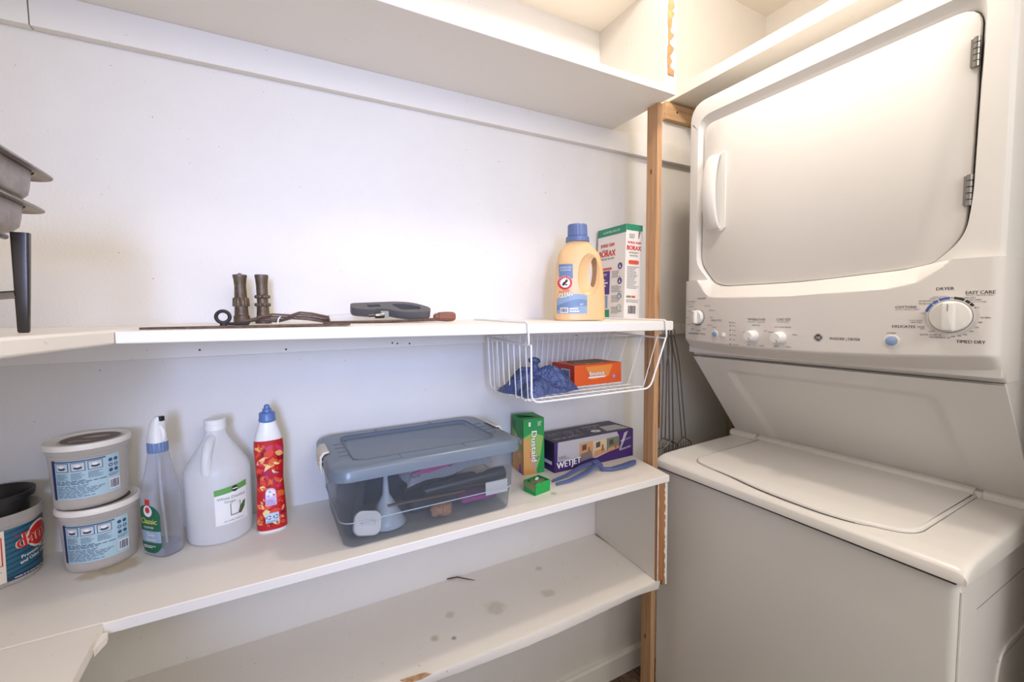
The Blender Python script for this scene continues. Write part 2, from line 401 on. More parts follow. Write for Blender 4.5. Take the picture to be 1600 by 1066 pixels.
post = thing('shelf_post', 'bare pine post holding up the shelves beside the dryer', 'post', (.9885, .948, 0))
b = BM(); box(b, .979, .998, .928, .968, 0, 1.886); xf(b, 0, lambda c: (c.x-(1.886-c.z)*.0068, c.y, c.z)); obj('upright', b, pine, post, world=True, bevel=.001)
for z, s in ((1.70, .004), (.30, .004), (1.13, .006)):
    b = BM(); p0 = 0; lathe(b, [(s, 0), (s, .0006)], 10)
    xf(b, p0, lambda c: (.9792-c.z-(1.886-z)*.0068, .95+c.x*.8, z+c.y*2))
    obj('knot', b, M('knot_brown', (120, 70, 40), .7), post, world=True)


# ------------------------------------------------------------ stacked washer and dryer
LC = thing('stacked_washer_dryer', 'large white stacked washer and dryer with dials on its middle panel', 'washer dryer', (1.45, .613, 0))
Y0, Y1 = .273, .953
def plan(x0, x1, y0, y1, r, seg=6):
    hx, hy = (x1-x0)/2, (y1-y0)/2
    return [((x0+x1)/2+x, (y0+y1)/2+y) for x, y in rrect(hx, hy, r, seg)]
# washer cabinet
b = BM(); loft(b, [[(x, y, z) for x, y in plan(1.030, 1.79, .280, .974, .014)] for z in (.03, .06, .79, .818)])
box(b, 1.08, 1.76, .32, .92, 0, .031)
wc = obj('washer_cabinet', b, enamel, LC, smooth=True, world=True)
b = BM(); tube(b, fil([(1.225, .2795, .04), (1.238, .2795, .50), (1.262, .2795, .605), (1.70, .2795, .610)], .05, 10), .0028, 8)
tube(b, [(1.0405, .2793, .05), (1.0405, .2793, .80)], .0022, 6)
tube(b, [(1.045, .2805, .815), (1.78, .2805, .815)], .004, 6); obj('pressed_rib', b, enamel, wc, smooth=True)
bpy.data.objects['pressed_rib'].location = -Vector(LC.location)
b = BM(); box(b, 1.12, 1.75, .2794, .2806, .742, .7435); box(b, 1.25, 1.74, .2795, .2806, .585, .586)
g = obj('seam', b, M('faint_crease', (150, 144, 136), .6), wc); g.location = -Vector(LC.location)
# washer top: crowned sheet with rounded front lip and shoulders
def basez(x):
    P = [(1.019, .842), (1.024, .8475), (1.034, .8525), (1.05, .858), (1.09, .8615), (1.41, .872), (1.80, .872)]
    for (a, za), (c, zc) in zip(P, P[1:]):
        if x <= c: return za+(zc-za)*max(0, x-a)/(c-a)
    return P[-1][1]
def shoulder(y, x):
    d = min(y-.268, .966-y); q = .016
    return 0 if d >= q else .011*(1-math.sqrt(max(0, 1-((q-d)/q)**2)))
b = BM(); xs = [1.019, 1.0205, 1.024, 1.029, 1.034, 1.042, 1.05, 1.06, 1.08, 1.12, 1.2, 1.3, 1.378, 1.384, 1.41, 1.6, 1.79]
ys = [.268, .270, .2725, .275, .278, .281, .285, .298]+[.33+.57*i/12 for i in range(13)]+[.936, .949, .953, .956, .959, .9615, .964, .966]
ex = lambda x: .012 if x > 1.381 else 0
G = [[b.verts.new((x, y, basez(x)-shoulder(y, x)+ex(x))) for y in ys] for x in xs]
for i in range(len(xs)-1):
    for j in range(len(ys)-1): face(b, (G[i][j], G[i+1][j], G[i+1][j+1], G[i][j+1]))
edge = [G[0][j] for j in range(len(ys))]+[G[i][-1] for i in range(1, len(xs))]+[G[-1][j] for j in range(len(ys)-2, -1, -1)]+[G[i][0] for i in range(len(xs)-2, 0, -1)]
low = [b.verts.new((v.co.x, v.co.y, .823)) for v in edge]; n = len(edge)
for i in range(n): face(b, (edge[i], low[i], low[(i+1) % n], edge[(i+1) % n]))
face(b, low)
obj('washer_top', b, enamel2, LC, smooth=True, world=True, angle=50)
b = BM(); box(b, 1.024, 1.78, .283, .955, .8175, .8235); obj('seam', b, gap, LC, world=True)
# lid with a curved finger pull along its front
def lidout():
    yy = [(.862, 1.085), (.845, 1.066), (.80, 1.056), (.727, 1.049), (.68, 1.043), (.62, 1.038), (.54, 1.036), (.49, 1.037), (.443, 1.043), (.40, 1.056), (.375, 1.068), (.360, 1.085), (.355, 1.105)]
    o = [(x, y) for y, x in yy]
    P = []
    for i in range(len(o)-1):
        for k in range(4):
            t = k/4; p0 = o[max(0, i-1)]; p1 = o[i]; p2 = o[i+1]; p3 = o[min(len(o)-1, i+2)]
            P.append(tuple(.5*((2*p1[c])+(p2[c]-p0[c])*t+(2*p0[c]-5*p1[c]+4*p2[c]-p3[c])*t*t+(3*p1[c]-p0[c]-3*p2[c]+p3[c])*t**3) for c in (0, 1)))
    return P+[(1.105, .355), (1.378, .355), (1.378, .862)]
LO = lidout(); cxy = (1.22, .61)
def inset(pts, d):
    n = len(pts); o = []
    for i in range(n):
        a, c, e = Vector(pts[i-1]), Vector(pts[i]), Vector(pts[(i+1) % n]); t = (e-a).normalized(); nn = Vector((-t.y, t.x))
        if nn.dot(Vector(cxy)-c) < 0: nn = -nn
        o.append(tuple(c+nn*d))
    return o
b = BM()
def lz(x, h): return basez(max(1.045, x))+h
rg = [[(x, y, basez(x)+h) for x, y in inset(LO, d)] for d, h in ((0, .0003), (.0006, .004), (.0025, .0062), (.006, .0066))]
R = loft(b, rg, False, False); L2 = R[-1]; nL = len(L2)-3
for i in range(nL-1):   # strips from the curved front to the straight rear edge
    pass
fr = L2[:nL+1]; rows = [fr]
for k in range(1, 7):
    t = k/6; row = []
    for v in fr:
        x = v.co.x+(1.376-v.co.x)*t; row.append(b.verts.new((x, v.co.y, basez(x)+.0066)))
    rows.append(row)
for a, c in zip(rows, rows[1:]):
    for i in range(len(a)-1): face(b, (a[i], a[i+1], c[i+1], c[i]))
obj('washer_lid', b, enamel2, LC, smooth=True, world=True, angle=60)
b = BM(); rg = [[(x, y, basez(x)+h) for x, y in inset(LO, d)] for d, h in ((-.0016, .0004), (.001, .0006))]; loft(b, rg, False, False)
obj('lid_gap', b, M('lid_shadow_gap', (120, 116, 110), .8), LC, world=True)
b = BM()   # dark slot under the finger pull
P = [p for p in LO if .44 < p[1] < .79 and p[0] < 1.1]
rg = [[(x-.0010-(.0022*math.sin(PI*(y-.44)/.35)), y, basez(x)+.0010) for x, y in P], [(x+.0005, y, basez(x)+.0014) for x, y in P]]
loft(b, rg, False, False, close=False); obj('finger_pull_slot', b, gap, LC, world=True)
b = BM()   # back strip of lid and top, in front of the sloped panel
for ya, yb in ((.268, .347), (.360, .868), (.876, .966)):
    v = []
    prism(b, [(1.374, .870), (1.376, .884), (1.384, .8885), (1.41, .8885), (1.41, .870)], ya, yb, 0, lambda x, z, y: (x, y, z))
obj('hinge_strip', b, enamel2, LC, world=True, bevel=.003)
# sloped service panel, pressed with a raised border
PT, PB = Vector((1.176, 0, 1.158)), Vector((1.402, 0, .884)); PD = PB-PT; PL = PD.length; PD.normalize(); PN = Vector((PD.z, 0, -PD.x))
if PN.x > 0: PN = -PN
b = BM(); nu, nv = 68, 36
def ph(y, s):
    yl = .865-.045*s; yr = .385-.030*s    # raised border converging downward
    a = min(yl-y, y-yr, (s-.14)*PL)
    t = max(0, min(1, a/.010)); e = t*t*(3-2*t)
    return .006*(1-e)
G = []
for i in range(nu+1):
    y = .273+.680*i/nu; row = []
    for j in range(nv+1):
        s = j/nv; p = PT+PD*(PL*s)+PN*ph(y, s); row.append(b.verts.new((p.x, y, p.z)))
    G.append(row)
for i in range(nu):
    for j in range(nv): face(b, (G[i][j], G[i+1][j], G[i+1][j+1], G[i][j+1]))
obj('sloped_panel', b, enamel, LC, smooth=True, world=True, angle=60)
b = BM()   # body behind the slope
prism(b, [(1.182, 1.158), (1.404, .888), (1.404, .875), (1.76, .875), (1.76, 1.17), (1.182, 1.17)], Y0+.002, Y1-.002, 0, lambda x, z, y: (x, y, z))
obj('rear_cabinet', b, enamel, LC, world=True, bevel=.002)
for px, py in ((1094, 563), (1560, 608)):
    y = at(px, py, 'X', 1.19).y; p = PT+PD*.022+PN*.001
    b = BM(); lathe(b, [(.0085, 0), (.0085, .0012), (.0065, .0032), (.003, .0036)], 20); box(b, -.006, .006, -.0008, .0008, .0034, .0040)
    xf(b, 0, lambda c: Vector((p.x, y, p.z))+Vector((0, 1, 0))*c.x+PD*c.y+PN*c.z); obj('screw', b, chrome, LC, smooth=True, world=True)
b = BM()
for i in range(4): box(b, -.002, .002, -.0007, .0007, 0, .0004) if 0 else None
# dryer housing with the door opening
NA = 240
def polar(pts, c, n=NA):
    "resample a closed outline by angle about c"
    o = []
    for k in range(n):
        t = 2*PI*k/n; d = (math.cos(t), math.sin(t)); best = None
        for (ax, ay), (bx, by) in zip(pts, pts[1:]+pts[:1]):
            ex_, ey = bx-ax, by-ay; det = d[0]*(-ey)+ex_*d[1]
            if abs(det) < 1e-12: continue
            rx, ry = ax-c[0], ay-c[1]; s = (rx*(-ey)+ex_*ry)/det; u = (d[0]*ry-d[1]*rx)/det
            if s > 0 and -1e-6 <= u <= 1+1e-6 and (best is None or s > best): best = s
        o.append((c[0]+d[0]*best, c[1]+d[1]*best))
    return o
def rpoly(pts, rad, seg=8):
    o = []; n = len(pts)
    for i in range(n):
        a, p, c = Vector(pts[i-1]), Vector(pts[i]), Vector(pts[(i+1) % n]); r = rad[i]; d1 = (a-p); d2 = (c-p); k = min(r, d1.length*.48, d2.length*.48)
        s = p+d1.normalized()*k; e = p+d2.normalized()*k
        for j in range(seg+1):
            t = j/seg; o.append(tuple(s*(1-t)**2+p*(2*t*(1-t))+e*t*t))
    return o
DO = rpoly([(.903, 1.843), (.9045, 1.440), (.858, 1.378), (.820, 1.368), (.616, 1.366), (.416, 1.378), (.372, 1.386), (.333, 1.430), (.326, 1.50), (.3225, 1.8435)],
           [.03, .025, .02, .02, .10, .04, .008, .035, .03, .035])
RO = rpoly([(.916, 1.868), (.916, 1.437), (.862, 1.374), (.822, 1.366), (.616, 1.364), (.414, 1.376), (.370, 1.384), (.326, 1.428), (.318, 1.50), (.312, 1.868)],
           [.045, .025, .02, .02, .10, .04, .008, .035, .03, .045])
DC = (.615, 1.61)
DOp, ROp = polar(DO, DC), polar(RO, DC)
DI = polar([(DC[0]+(x-DC[0])*.992, DC[1]+(y-DC[1])*.989) for x, y in DO], DC)
Dgap = polar([(DC[0]+(x-DC[0])*1.006, DC[1]+(y-DC[1])*1.008) for x, y in DO], DC)
OUT = rpoly([(Y1, 1.919), (Y1, 1.33), (Y0, 1.33), (Y0, 1.919)], [.055, .002, .002, .045])
def off(pts, d):
    o = []
    for x, y in pts:
        o.append((x-d*(1 if x > .9 else -1 if x < .33 else (x-.615)/.3), y-d*(1 if y > 1.86 else 0)))
    return o
O0 = polar(OUT, DC)
b = BM(); X = 1.133
rings = [[(1.76, y, z) for y, z in O0], [(X+.022, y, z) for y, z in O0], [(X+.010, y, z) for y, z in off(O0, .002)], [(X+.003, y, z) for y, z in off(O0, .008)], [(X, y, z) for y, z in off(O0, .018)],
         [(X, y, z) for y, z in ROp], [(X+.021, g[0], g[1]) for g in Dgap], [(X+.030, y, z) for y, z in DOp]]
loft(b, rings, False, True)
obj('dryer_housing', b, enamel, LC, smooth=True, world=True, angle=25)
b = BM(); loft(b, [[(X+.0285, y, z) for y, z in DOp], [(X+.0135, y, z) for y, z in DOp], [(X+.0105, DOp[i][0]*.75+DI[i][0]*.25, DOp[i][1]*.75+DI[i][1]*.25) for i in range(NA)], [(X+.0095, y, z) for y, z in DI]], True, True)
dr = obj('dryer_door', b, enamel, LC, smooth=True, world=True, angle=30)
b = BM(); loft(b, [[(X+.0270, y, z) for y, z in Dgap], [(X+.0205, DC[0]+(y-DC[0])*1.0045, DC[1]+(z-DC[1])*1.006) for y, z in DOp], [(X+.0205, y, z) for y, z in DOp]], False, False)
obj('door_gap', b, gap, LC, world=True)
# handle: bowed blade over a shallow cup
HZ0, HZ1 = 1.535, 1.745
b = BM(); prism(b, [(.8265, HZ0), (.8265, HZ1-.004), (.838, HZ1+.004), (.880, HZ1-.008), (.880, HZ0-.004), (.838, HZ0-.010)], 0, .0035, 0, lambda y, z, h: (X+.0095-h, y, z))
cup = obj('handle_cup', b, whitep, None, world=False, bevel=.0012)
cup.parent = dr; cup.location = -Vector(LC.location)
b = BM(); rings = []
for i in range(25):
    t = i/24; z = HZ0-.002+(HZ1-HZ0)*t; s = math.sin(PI*t)**.6; xo = X-.002-.030*s; xi = X+.004-.024*s
    yl = .879; yr = .840
    rings.append([(xo+.006, yl+.003, z), (xo, yl-.004, z), (xo, yr+.004, z), (xo+.003, yr, z), (xi+.003, yr+.002, z), (xi+.006, yl-.004, z)])
loft(b, rings)
hd = obj('door_handle', b, whitep, None, smooth=True, angle=50); hd.parent = dr; hd.location = -Vector(LC.location)
for z0, z1 in ((1.733, 1.786), (1.486, 1.543)):
    b = BM(); n = 5; dz = (z1-z0)/n
    for i in range(n):
        p0 = len(b.verts); lathe(b, [(.0042, z0+dz*i), (.0050, z0+dz*i+.0006), (.0050, z0+dz*(i+1)-.0012), (.0042, z0+dz*(i+1)-.0006)], 12)
        xf(b, p0, lambda c: (X+.004+c.x, .3250+c.y, c.z))
    box(b, X+.004, X+.010, .3265, .3335, z0+.002, z1-.002)
    h = obj('door_hinge', b, chrome, None, smooth=True); h.parent = dr; h.location = -Vector(LC.location)
# control panel: height field bowed towards the viewer with a lit bevel below the door
def interp(P, v):
    if v <= P[0][0]: return P[0][1]
    for (a, c), (d, e) in zip(P, P[1:]):
        if v <= d: return c+(e-c)*(v-a)/(d-a)
    return P[-1][1]
BC = [(.270, 1.40), (.330, 1.40), (.350, 1.375), (.385, 1.348), (.43, 1.338), (.616, 1.331), (.80, 1.334), (.850, 1.337), (.868, 1.350), (.905, 1.40), (.96, 1.40)]
BT = [(.27, 1.40), (.326, 1.392), (.368, 1.385), (.416, 1.376), (.616, 1.364), (.828, 1.366), (.860, 1.376), (.880, 1.40), (.96, 1.40)]
def cdep(y, z):
    u = (y-.613)/.34; d = .010+.030*max(0, 1-u*u)
    zb = interp(BC, y); zt = interp(BT, y)
    if z > zb and zt > zb:
        t = min(1, (z-zb)/max(1e-4, zt-zb)); d = d*(1-t)+.0015*t
    e = max(0, min(y-Y0, Y1-y)); q = .018
    if e < q: d -= .018*(1-math.sqrt(max(0, 1-((q-e)/q)**2)))
    zlo = 1.196+.012*u*u
    if z < zlo+.006: d -= .004*min(1, (zlo+.006-z)/.006)**2
    return d
b = BM(); ny = 220; nz = 80
def zt_(y): return min(1.3885, interp(BT, y))
G = []
for i in range(ny+1):
    y = Y0-.0006+(Y1-Y0+.0012)*i/ny; u = (y-.613)/.34; zl = 1.196+.012*u*u; row = []
    zs = [zl+(zt_(y)-zl)*j/nz for j in range(nz+1)]
    row = [b.verts.new((1.133-cdep(y, z), y, z)) for z in zs]
    d = cdep(y, zl); chin = [b.verts.new((1.133-d+(1.178-1.133+d)*t, y, zl+(1.159-zl)*t)) for t in (1, .97, .5, .06)]
    top = b.verts.new((1.16, y, zt_(y)))
    G.append(chin+row+[top])
for i in range(ny):
    for j in range(len(G[0])-1): face(b, (G[i][j], G[i+1][j], G[i+1][j+1], G[i][j+1]))
for row in (G[0], G[-1]):
    bk = [b.verts.new((1.24, v.co.y, v.co.z)) for v in row]
    for j in range(len(row)-1): face(b, (row[j], row[j+1], bk[j+1], bk[j]))
cp = obj('control_panel', b, plastic, LC, smooth=True, world=True, angle=28)
b = BM(); box(b, 1.150, 1.70, Y0+.0015, Y1-.0015, 1.17, 1.388); obj('rear_cabinet', b, enamel, LC, world=True)
b = BM(); box(b, 1.1795, 1.23, Y0+.003, Y1-.003, 1.1575, 1.1615); obj('seam', b, gap, LC, world=True)
def hit(px, py):
    x = 1.10
    for _ in range(8): p = at(px, py, 'X', x); x = 1.133-cdep(p.y, p.z)
    return p
def cmap(u, v, h): return Vector((1.133-cdep(-u, v)-h, -u, v))
def uv(px, py): p = hit(px, py); return -p.y, p.z
pr = Print()
def ctext(s, x0, y0, x1, y1, m=ink, h=None, bold=0):
    u0, v0 = uv(x0, y0); u1, v1 = uv(x1, y1); wd = u1-u0
    vs, _ = textmesh(s); nat = max(a for a, _ in vs)-min(a for a, _ in vs)
    hh = h or wd/nat*.73; pr.text(s, u0, v0, hh, m, 1, w=wd, bold=bold)
ctext('DRYER', 1463, 454, 1491, 452, ink, bold=.00015); ctext('EASY CARE', 1509, 460, 1556, 457, ink, .0062, bold=.00015)
ctext('AUTO / MEDIUM HEAT', 1509, 463, 1555, 460, greyink, .0026)
ctext('COTTONS', 1399, 482, 1432, 480, ink, bold=.00015); ctext('AUTO / MEDIUM HEAT', 1399, 485, 1437, 483, greyink, .0026)
ctext('DELICATES', 1394, 512, 1430, 511, ink, bold=.00015); ctext('TIMED DRY', 1494, 536, 1540, 535, ink, .0060, bold=.00015)
ctext('COOL DOWN', 1457, 465, 1479, 464, greyink, .0024); ctext('LESS DRY', 1453, 468, 1473, 467, ink, .0030)
ctext('OPTIMUM DRY', 1435, 472, 1464, 471, ink, .0030); ctext('MORE DRY', 1436, 476, 1458, 475, ink, .0030)
ctext('MORE DRY', 1501, 467, 1525, 466, ink, .0030); ctext('LESS DRY', 1512, 470, 1534, 469, ink, .0030); ctext('COOL DOWN', 1517, 473, 1541, 472, greyink, .0026)
ctext('OFF', 1484, 467, 1491, 467, greyink, .0026); ctext('OFF', 1523, 482, 1531, 482, greyink, .0026); ctext('OFF', 1440, 491, 1446, 491, greyink, .0026)
ctext('COOL DOWN', 1421, 502, 1441, 502, greyink, .0026); ctext('LESS DRY', 1423, 505, 1441, 505, ink, .0030)
ctext('MORE', 1434, 512, 1445, 512, ink, .0030); ctext('DRY', 1438, 515, 1445, 515, ink, .0030); ctext('OFF', 1451, 519, 1458, 519, ink, .0028)
ctext('QUICK FLUFF 10', 1437, 524, 1470, 524, ink, .0032); ctext('DEWRINKLE 20', 1452, 528, 1484, 528, ink, .0032)
for s, x, y in (('30', 1486, 527), ('40', 1496, 526), ('50', 1505, 524), ('60', 1515, 519), ('70', 1523, 513), ('80', 1529, 505)): ctext(s, x, y, x+6, y, ink, .0030)
ctext('90 MIN.', 1532, 498, 1549, 497, ink, .0034)
ctext('START', 1386, 522, 1401, 521, ink)
ctext('WASHER | DRYER', 1296, 531, 1344, 532, ink, .0062, bold=.0001)
ctext('TEMPERATURE', 1168, 501, 1196, 501, ink, .0062); ctext('WASH / RINSE', 1168, 504, 1195, 504, greyink, .0030)
ctext('LOAD SIZE', 1213, 501, 1235, 501, ink, .0062); ctext('WATER LEVEL', 1214, 504, 1233, 504, greyink, .0030)
ctext('WARM/COLD', 1175, 509, 1187, 509, ink, .0030); ctext('AUTO LOAD SENSING', 1210, 512, 1236, 512, ink, .0032)
for s, x, y in (('COLD', 1161, 520), ('HOT', 1194, 518), ('HOT', 1168, 540), ('WARM', 1186, 541), ('EXTRA', 1201, 520), ('SMALL', 1238, 524), ('LARGE', 1209, 542), ('MEDIUM', 1228, 543)):
    ctext(s, x, y, x+8 if len(s) > 3 else x+5, y, ink, .0030)
ctext('WASHER', 1090, 468, 1103, 467, ink, .0050); ctext('COTTONS', 1073, 473, 1086, 473, ink, .0040); ctext('HEAVY', 1073, 476, 1084, 476, greyink, .0026)
ctext('DELICATES', 1111, 502, 1127, 502, ink, .0056); ctext('PERMANENT PRESS', 1076, 522, 1102, 524, ink, .0052)
for s, x, y, e in (('NORMAL', 1075, 480, 9), ('ON OFF', 1101, 479, 8), ('SPIN', 1108, 486, 9), ('LIGHT', 1074, 487, 5), ('SOAK', 1072, 497, 4), ('HEAVY', 1074, 508, 5), ('OFF', 1109, 497, 5), ('LIGHT', 1105, 509, 8), ('HEAVY', 1080, 515, 5), ('WASH', 1088, 517, 7), ('SPIN', 1098, 515, 5)): ctext(s, x, y, x+e, y, ink, .0030)
ctext('Start', 1113, 512, 1120, 512, ink, .0036); ctext('Status', 1139, 505, 1149, 505, ink, .0040)
for k, s in enumerate(('On', 'Wash', 'Rinse', 'Spin', 'Lid Locked')):
    y = 510+7.2*k; u, v = uv(1141, y-1); pr.rect(u-.0012, v-.0022, u+.0012, v+.0022, ink, 1); ctext(s, 1144, y, 1144+(5 if k < 4 else 10)+(1 if k in (1, 2) else 0), y+.3, ink, .0030)
# printed arcs round the two large dials
du, dv = uv(1485, 494.5); wu, wv = uv(1091, 495.5)
lite = M('pale_print', (208, 206, 205), .5)
pr.disc(du, dv, .0370, lite, 1, n=30, r0=.0325, a0=175, a1=230); pr.disc(du, dv, .0370, lite, 1, n=40, r0=.0325, a0=-75, a1=30)
for a0, a1 in ((93, 118), (121, 135), (138, 165)): pr.disc(du, dv, .0365, blueink, 2, n=10, r0=.0320, a0=a0, a1=a1)
for a0, a1 in ((60, 84), (45, 57), (33, 43)): pr.disc(du, dv, .0365, ink, 2, n=10, r0=.0320, a0=a0, a1=a1)
for a in (88.5, 170, 233, 27):
    pr.disc(du+.0350*math.cos(math.radians(a)), dv+.0350*math.sin(math.radians(a)), .0009, ink, 3, n=8)
pr.disc(wu, wv, .0250, blueink, 2, n=20, r0=.0228, a0=112, a1=210); pr.disc(wu, wv, .0250, ink, 2, n=20, r0=.0228, a0=228, a1=300)
pr.disc(wu, wv, .0250, M('mid_grey_print', (150, 148, 150), .5), 2, n=20, r0=.0232, a0=-50, a1=65)
# round monogram
gu, gv = uv(1278.5, 527.5)
pr.disc(gu, gv, .0088, ink, 2, n=28); pr.disc(gu, gv, .0075, plastic, 3, n=28, r0=.0069)
pr.text('GE', gu, gv-.0030, .0060, plastic, 4, w=.0092, al='c', bold=.0002)
for a in (45, 135, 225, 315): pr.disc(gu+.0066*math.cos(math.radians(a)), gv+.0066*math.sin(math.radians(a)), .0020, plastic, 4, n=12, r0=.0012, a0=a-100, a1=a+100)
cpp = pr.build('lettering', cp, lambda u, v, h: cmap(u, v, h)-Vector(LC.location), eps=.00012)
def on_panel(bm, px, py, rot=0):
    p = hit(px, py); c, s = math.cos(rot), math.sin(rot)
    e = .001; nx = (cdep(p.y+e, p.z)-cdep(p.y-e, p.z))/(2*e); nrm = Vector((-1, -nx, 0)).normalized(); uy = nrm.cross(Vector((0, 0, 1))).normalized()
    if uy.y > 0: uy = -uy
    xf(bm, 0, lambda q: p+uy*(q.x*c-q.y*s)+Vector((0, 0, 1))*(q.x*s+q.y*c)+nrm*q.z-Vector(LC.location))
def dial(name, px, py, r, rot, bw, label=None):
    b = BM(); lathe(b, [(r, -.004), (r, .006), (r*.96, .010), (r*.93, .0108), (.001, .0112)], 48); on_panel(b, px, py, rot); k = obj(name, b, whitep, cp, smooth=True)
    b = BM(); lathe(b, [(r*1.05, -.004), (r*1.05, .0006)], 40); on_panel(b, px, py, rot); obj('dial_ring', b, M('silver_ring', (150, 148, 146), .35, .4), k)
    b = BM(); L_ = r*.97; rg = []
    for z, a in ((.009, 1.0), (.9*r, .93), (r, .86), (1.03*r, .7)): rg.append([(x*a*bw, y*a*L_, z) for x, y in rrect(1, 1, .28, 4)])
    loft(b, rg); on_panel(b, px, py, rot); obj('grip', b, whitep, k, smooth=True, angle=30)
    b = BM(); box(b, -.0005, .0005, r*.35, r*.80, 1.03*r, 1.03*r+.0006); on_panel(b, px, py, rot); obj('pointer_mark', b, greyink, k)
dial('control_dial', 1485, 494.5, .0290, 0, .0085); dial('control_dial', 1091, 495.5, .0205, 0, .0072)
for px, py in ((1177, 525), (1219, 527.5)):
    b = BM(); lathe(b, [(.0150, -.004), (.0150, .008), (.0128, .010), (.0128, .021), (.0115, .0235), (.001, .0240)], 36); on_panel(b, px, py); k = obj('control_knob', b, whitep, cp, smooth=True)
    b = BM(); box(b, -.0006, .0006, -.012, -.006, .0238, .0245); on_panel(b, px, py, math.radians(35)); obj('pointer_mark', b, greyink, k)
btn = M('blue_button', (140, 165, 205), .25)
for px, py, r, m in ((1393, 533, .0090, btn), (1117, 522, .0072, btn), (1130, 524, .0052, whitep)):
    b = BM(); lathe(b, [(r*1.5, -.002), (r*1.45, .0010), (r*1.15, .0014), (r*1.1, .0006)], 28); on_panel(b, px, py); k = obj('push_button', b, whitep, cp, smooth=True)
    b = BM(); lathe(b, [(r, -.001), (r, .0030), (r*.8, .0042), (.0005, .0046)], 24); on_panel(b, px, py); obj('button_cap', b, m, k, smooth=True)

# ------------------------------------------------------------ lamp on the ceiling in front of the dryer
lp_ = thing('ceiling_light', 'bare bulb in a white porcelain holder on the ceiling', 'light', (.86, .57, 2.49))
b = BM(); lathe(b, [(.055, 0), (.052, -.02), (.03, -.035), (.024, -.06)][::-1], 28); obj('holder', b, whitep, lp_, smooth=True)
b = BM(); lathe(b, [(.001, -.148), (.020, -.142), (.030, -.122), (.028, -.102), (.016, -.078), (.013, -.058)], 24); obj('bulb', b, M('bulb_glow', (255, 226, 190), .5, emit=12), lp_, smooth=True)

# ------------------------------------------------------------ lower shelf: tubs
ZL = .846
tubp = clear('tub_plastic', (232, 226, 218), .32, .45, .25)
lidp = M('tub_lid', (236, 230, 220), .4)
lblue = M('label_pale_blue', (172, 200, 210), .45); navy = M('label_navy', (38, 52, 98), .45); lprint = M('label_print_blue', (60, 82, 118), .5)
beads = M('white_pink_beads', (226, 206, 196), .8, mottle=260, mcol=(.72, .62, .6, 1), bump=(260, 1, .004))
picbg = M('label_picture', (190, 200, 208), .5)
def tub(loc, rz, label):
    t = thing('plastic_tub', label, 'tub', loc, rz, 'moisture absorber tubs on the lower shelf')
    H = .117
    b = BM(); lathe(b, [(.048, .001), (.0505, .004), (.0545, .096), (.0562, .098), (.0565, .110), (.0550, .110), (.0530, .098), (.049, .006), (.047, .0035)], 48); obj('tub_body', b, tubp, t, smooth=True)
    b = BM(); lathe(b, [(.0475, .006), (.0485, .030), (.0440, .034), (.02, .037), (.001, .035)], 40); obj('contents', b, beads, t, smooth=True)
    b = BM(); lathe(b, [(.0575, .1065), (.0598, .107), (.0603, .1115), (.0590, .1165), (.0560, .1172), (.0535, .1150), (.001, .1150)], 48); ld = obj('lid', b, lidp, t, smooth=True, angle=50)
    rf = lambda v: .0500+(.0545-.0505)*(v-.004)/.092+.0006
    p = Print(); z0, z1 = .020, .090; W = .098
    p.rect(-.060, z0, .040, z1, lblue, 0, 16); p.rect(-.060, z0, -.0535, z1, navy, 1, 2)
    p.rect(-.0535, .0865, .018, .0888, lprint, 1, 10)
    for i in range(3):
        u = -.051+i*.0225; p.rect(u, .070, u+.0195, .0855, navy, 1, 3); p.rect(u+.001, .071, u+.0185, .0845, picbg, 2, 3)
        p.disc(u+.0098, .0762, .0058, M('dark_bowl', (60, 66, 78), .5), 3, ry=.0028, n=12); p.disc(u+.0095, .0795, .0045, whitep, 4, ry=.0025, n=10)
        p.lines(u, .056, u+.0195, .068, 6, lprint, 2, i)
    p.lines(-.051, .047, .018, .055, 3, lprint, 2, 8, .5); p.lines(-.051, .024, .018, .046, 8, lprint, 2, 9)
    for i in range(2):
        for j in range(3):
            p.disc(.0245+i*.0085, .080-j*.0095, .0033, lprint, 2, n=12, r0=.0018 if j == 1 else 0)
    p.lines(.021, .050, .038, .056, 3, lprint, 2, 4)
    p.rect(.0215, .026, .0385, .045, paper, 2, 4); p.barcode(.0225, .028, .0375, .043, navy, 3)
    p.build('label', t, cyl(rf, th0=math.radians(-74)), seg=.006)
    p = Print(); p.disc(.004, 0, .044, M('lid_picture', (104, 84, 70), .5), 0, n=36); p.disc(.004, 0, .0435, paper, 1, n=36, r0=.0418)
    p.disc(.010, .006, .020, M('lid_picture_light', (180, 160, 146), .5), 2, ry=.009, n=20); p.disc(-.014, -.014, .010, M('lid_picture_tan', (150, 120, 100), .5), 2, ry=.008, n=16)
    p.lines(-.022, -.026, .028, -.016, 3, paper, 3, 3)
    q = p.build('picture', ld, lambda u, v, h: Vector((u, v, .1150+h)))
    return t
tub((-.299, 1.076, ZL), 0, 'milky plastic tub with pale blue label, lower one of the stacked pair')
tub((-.3065, 1.072, ZL+.1178), math.radians(3), 'milky plastic tub with brown picture lid, on top of the stacked pair')
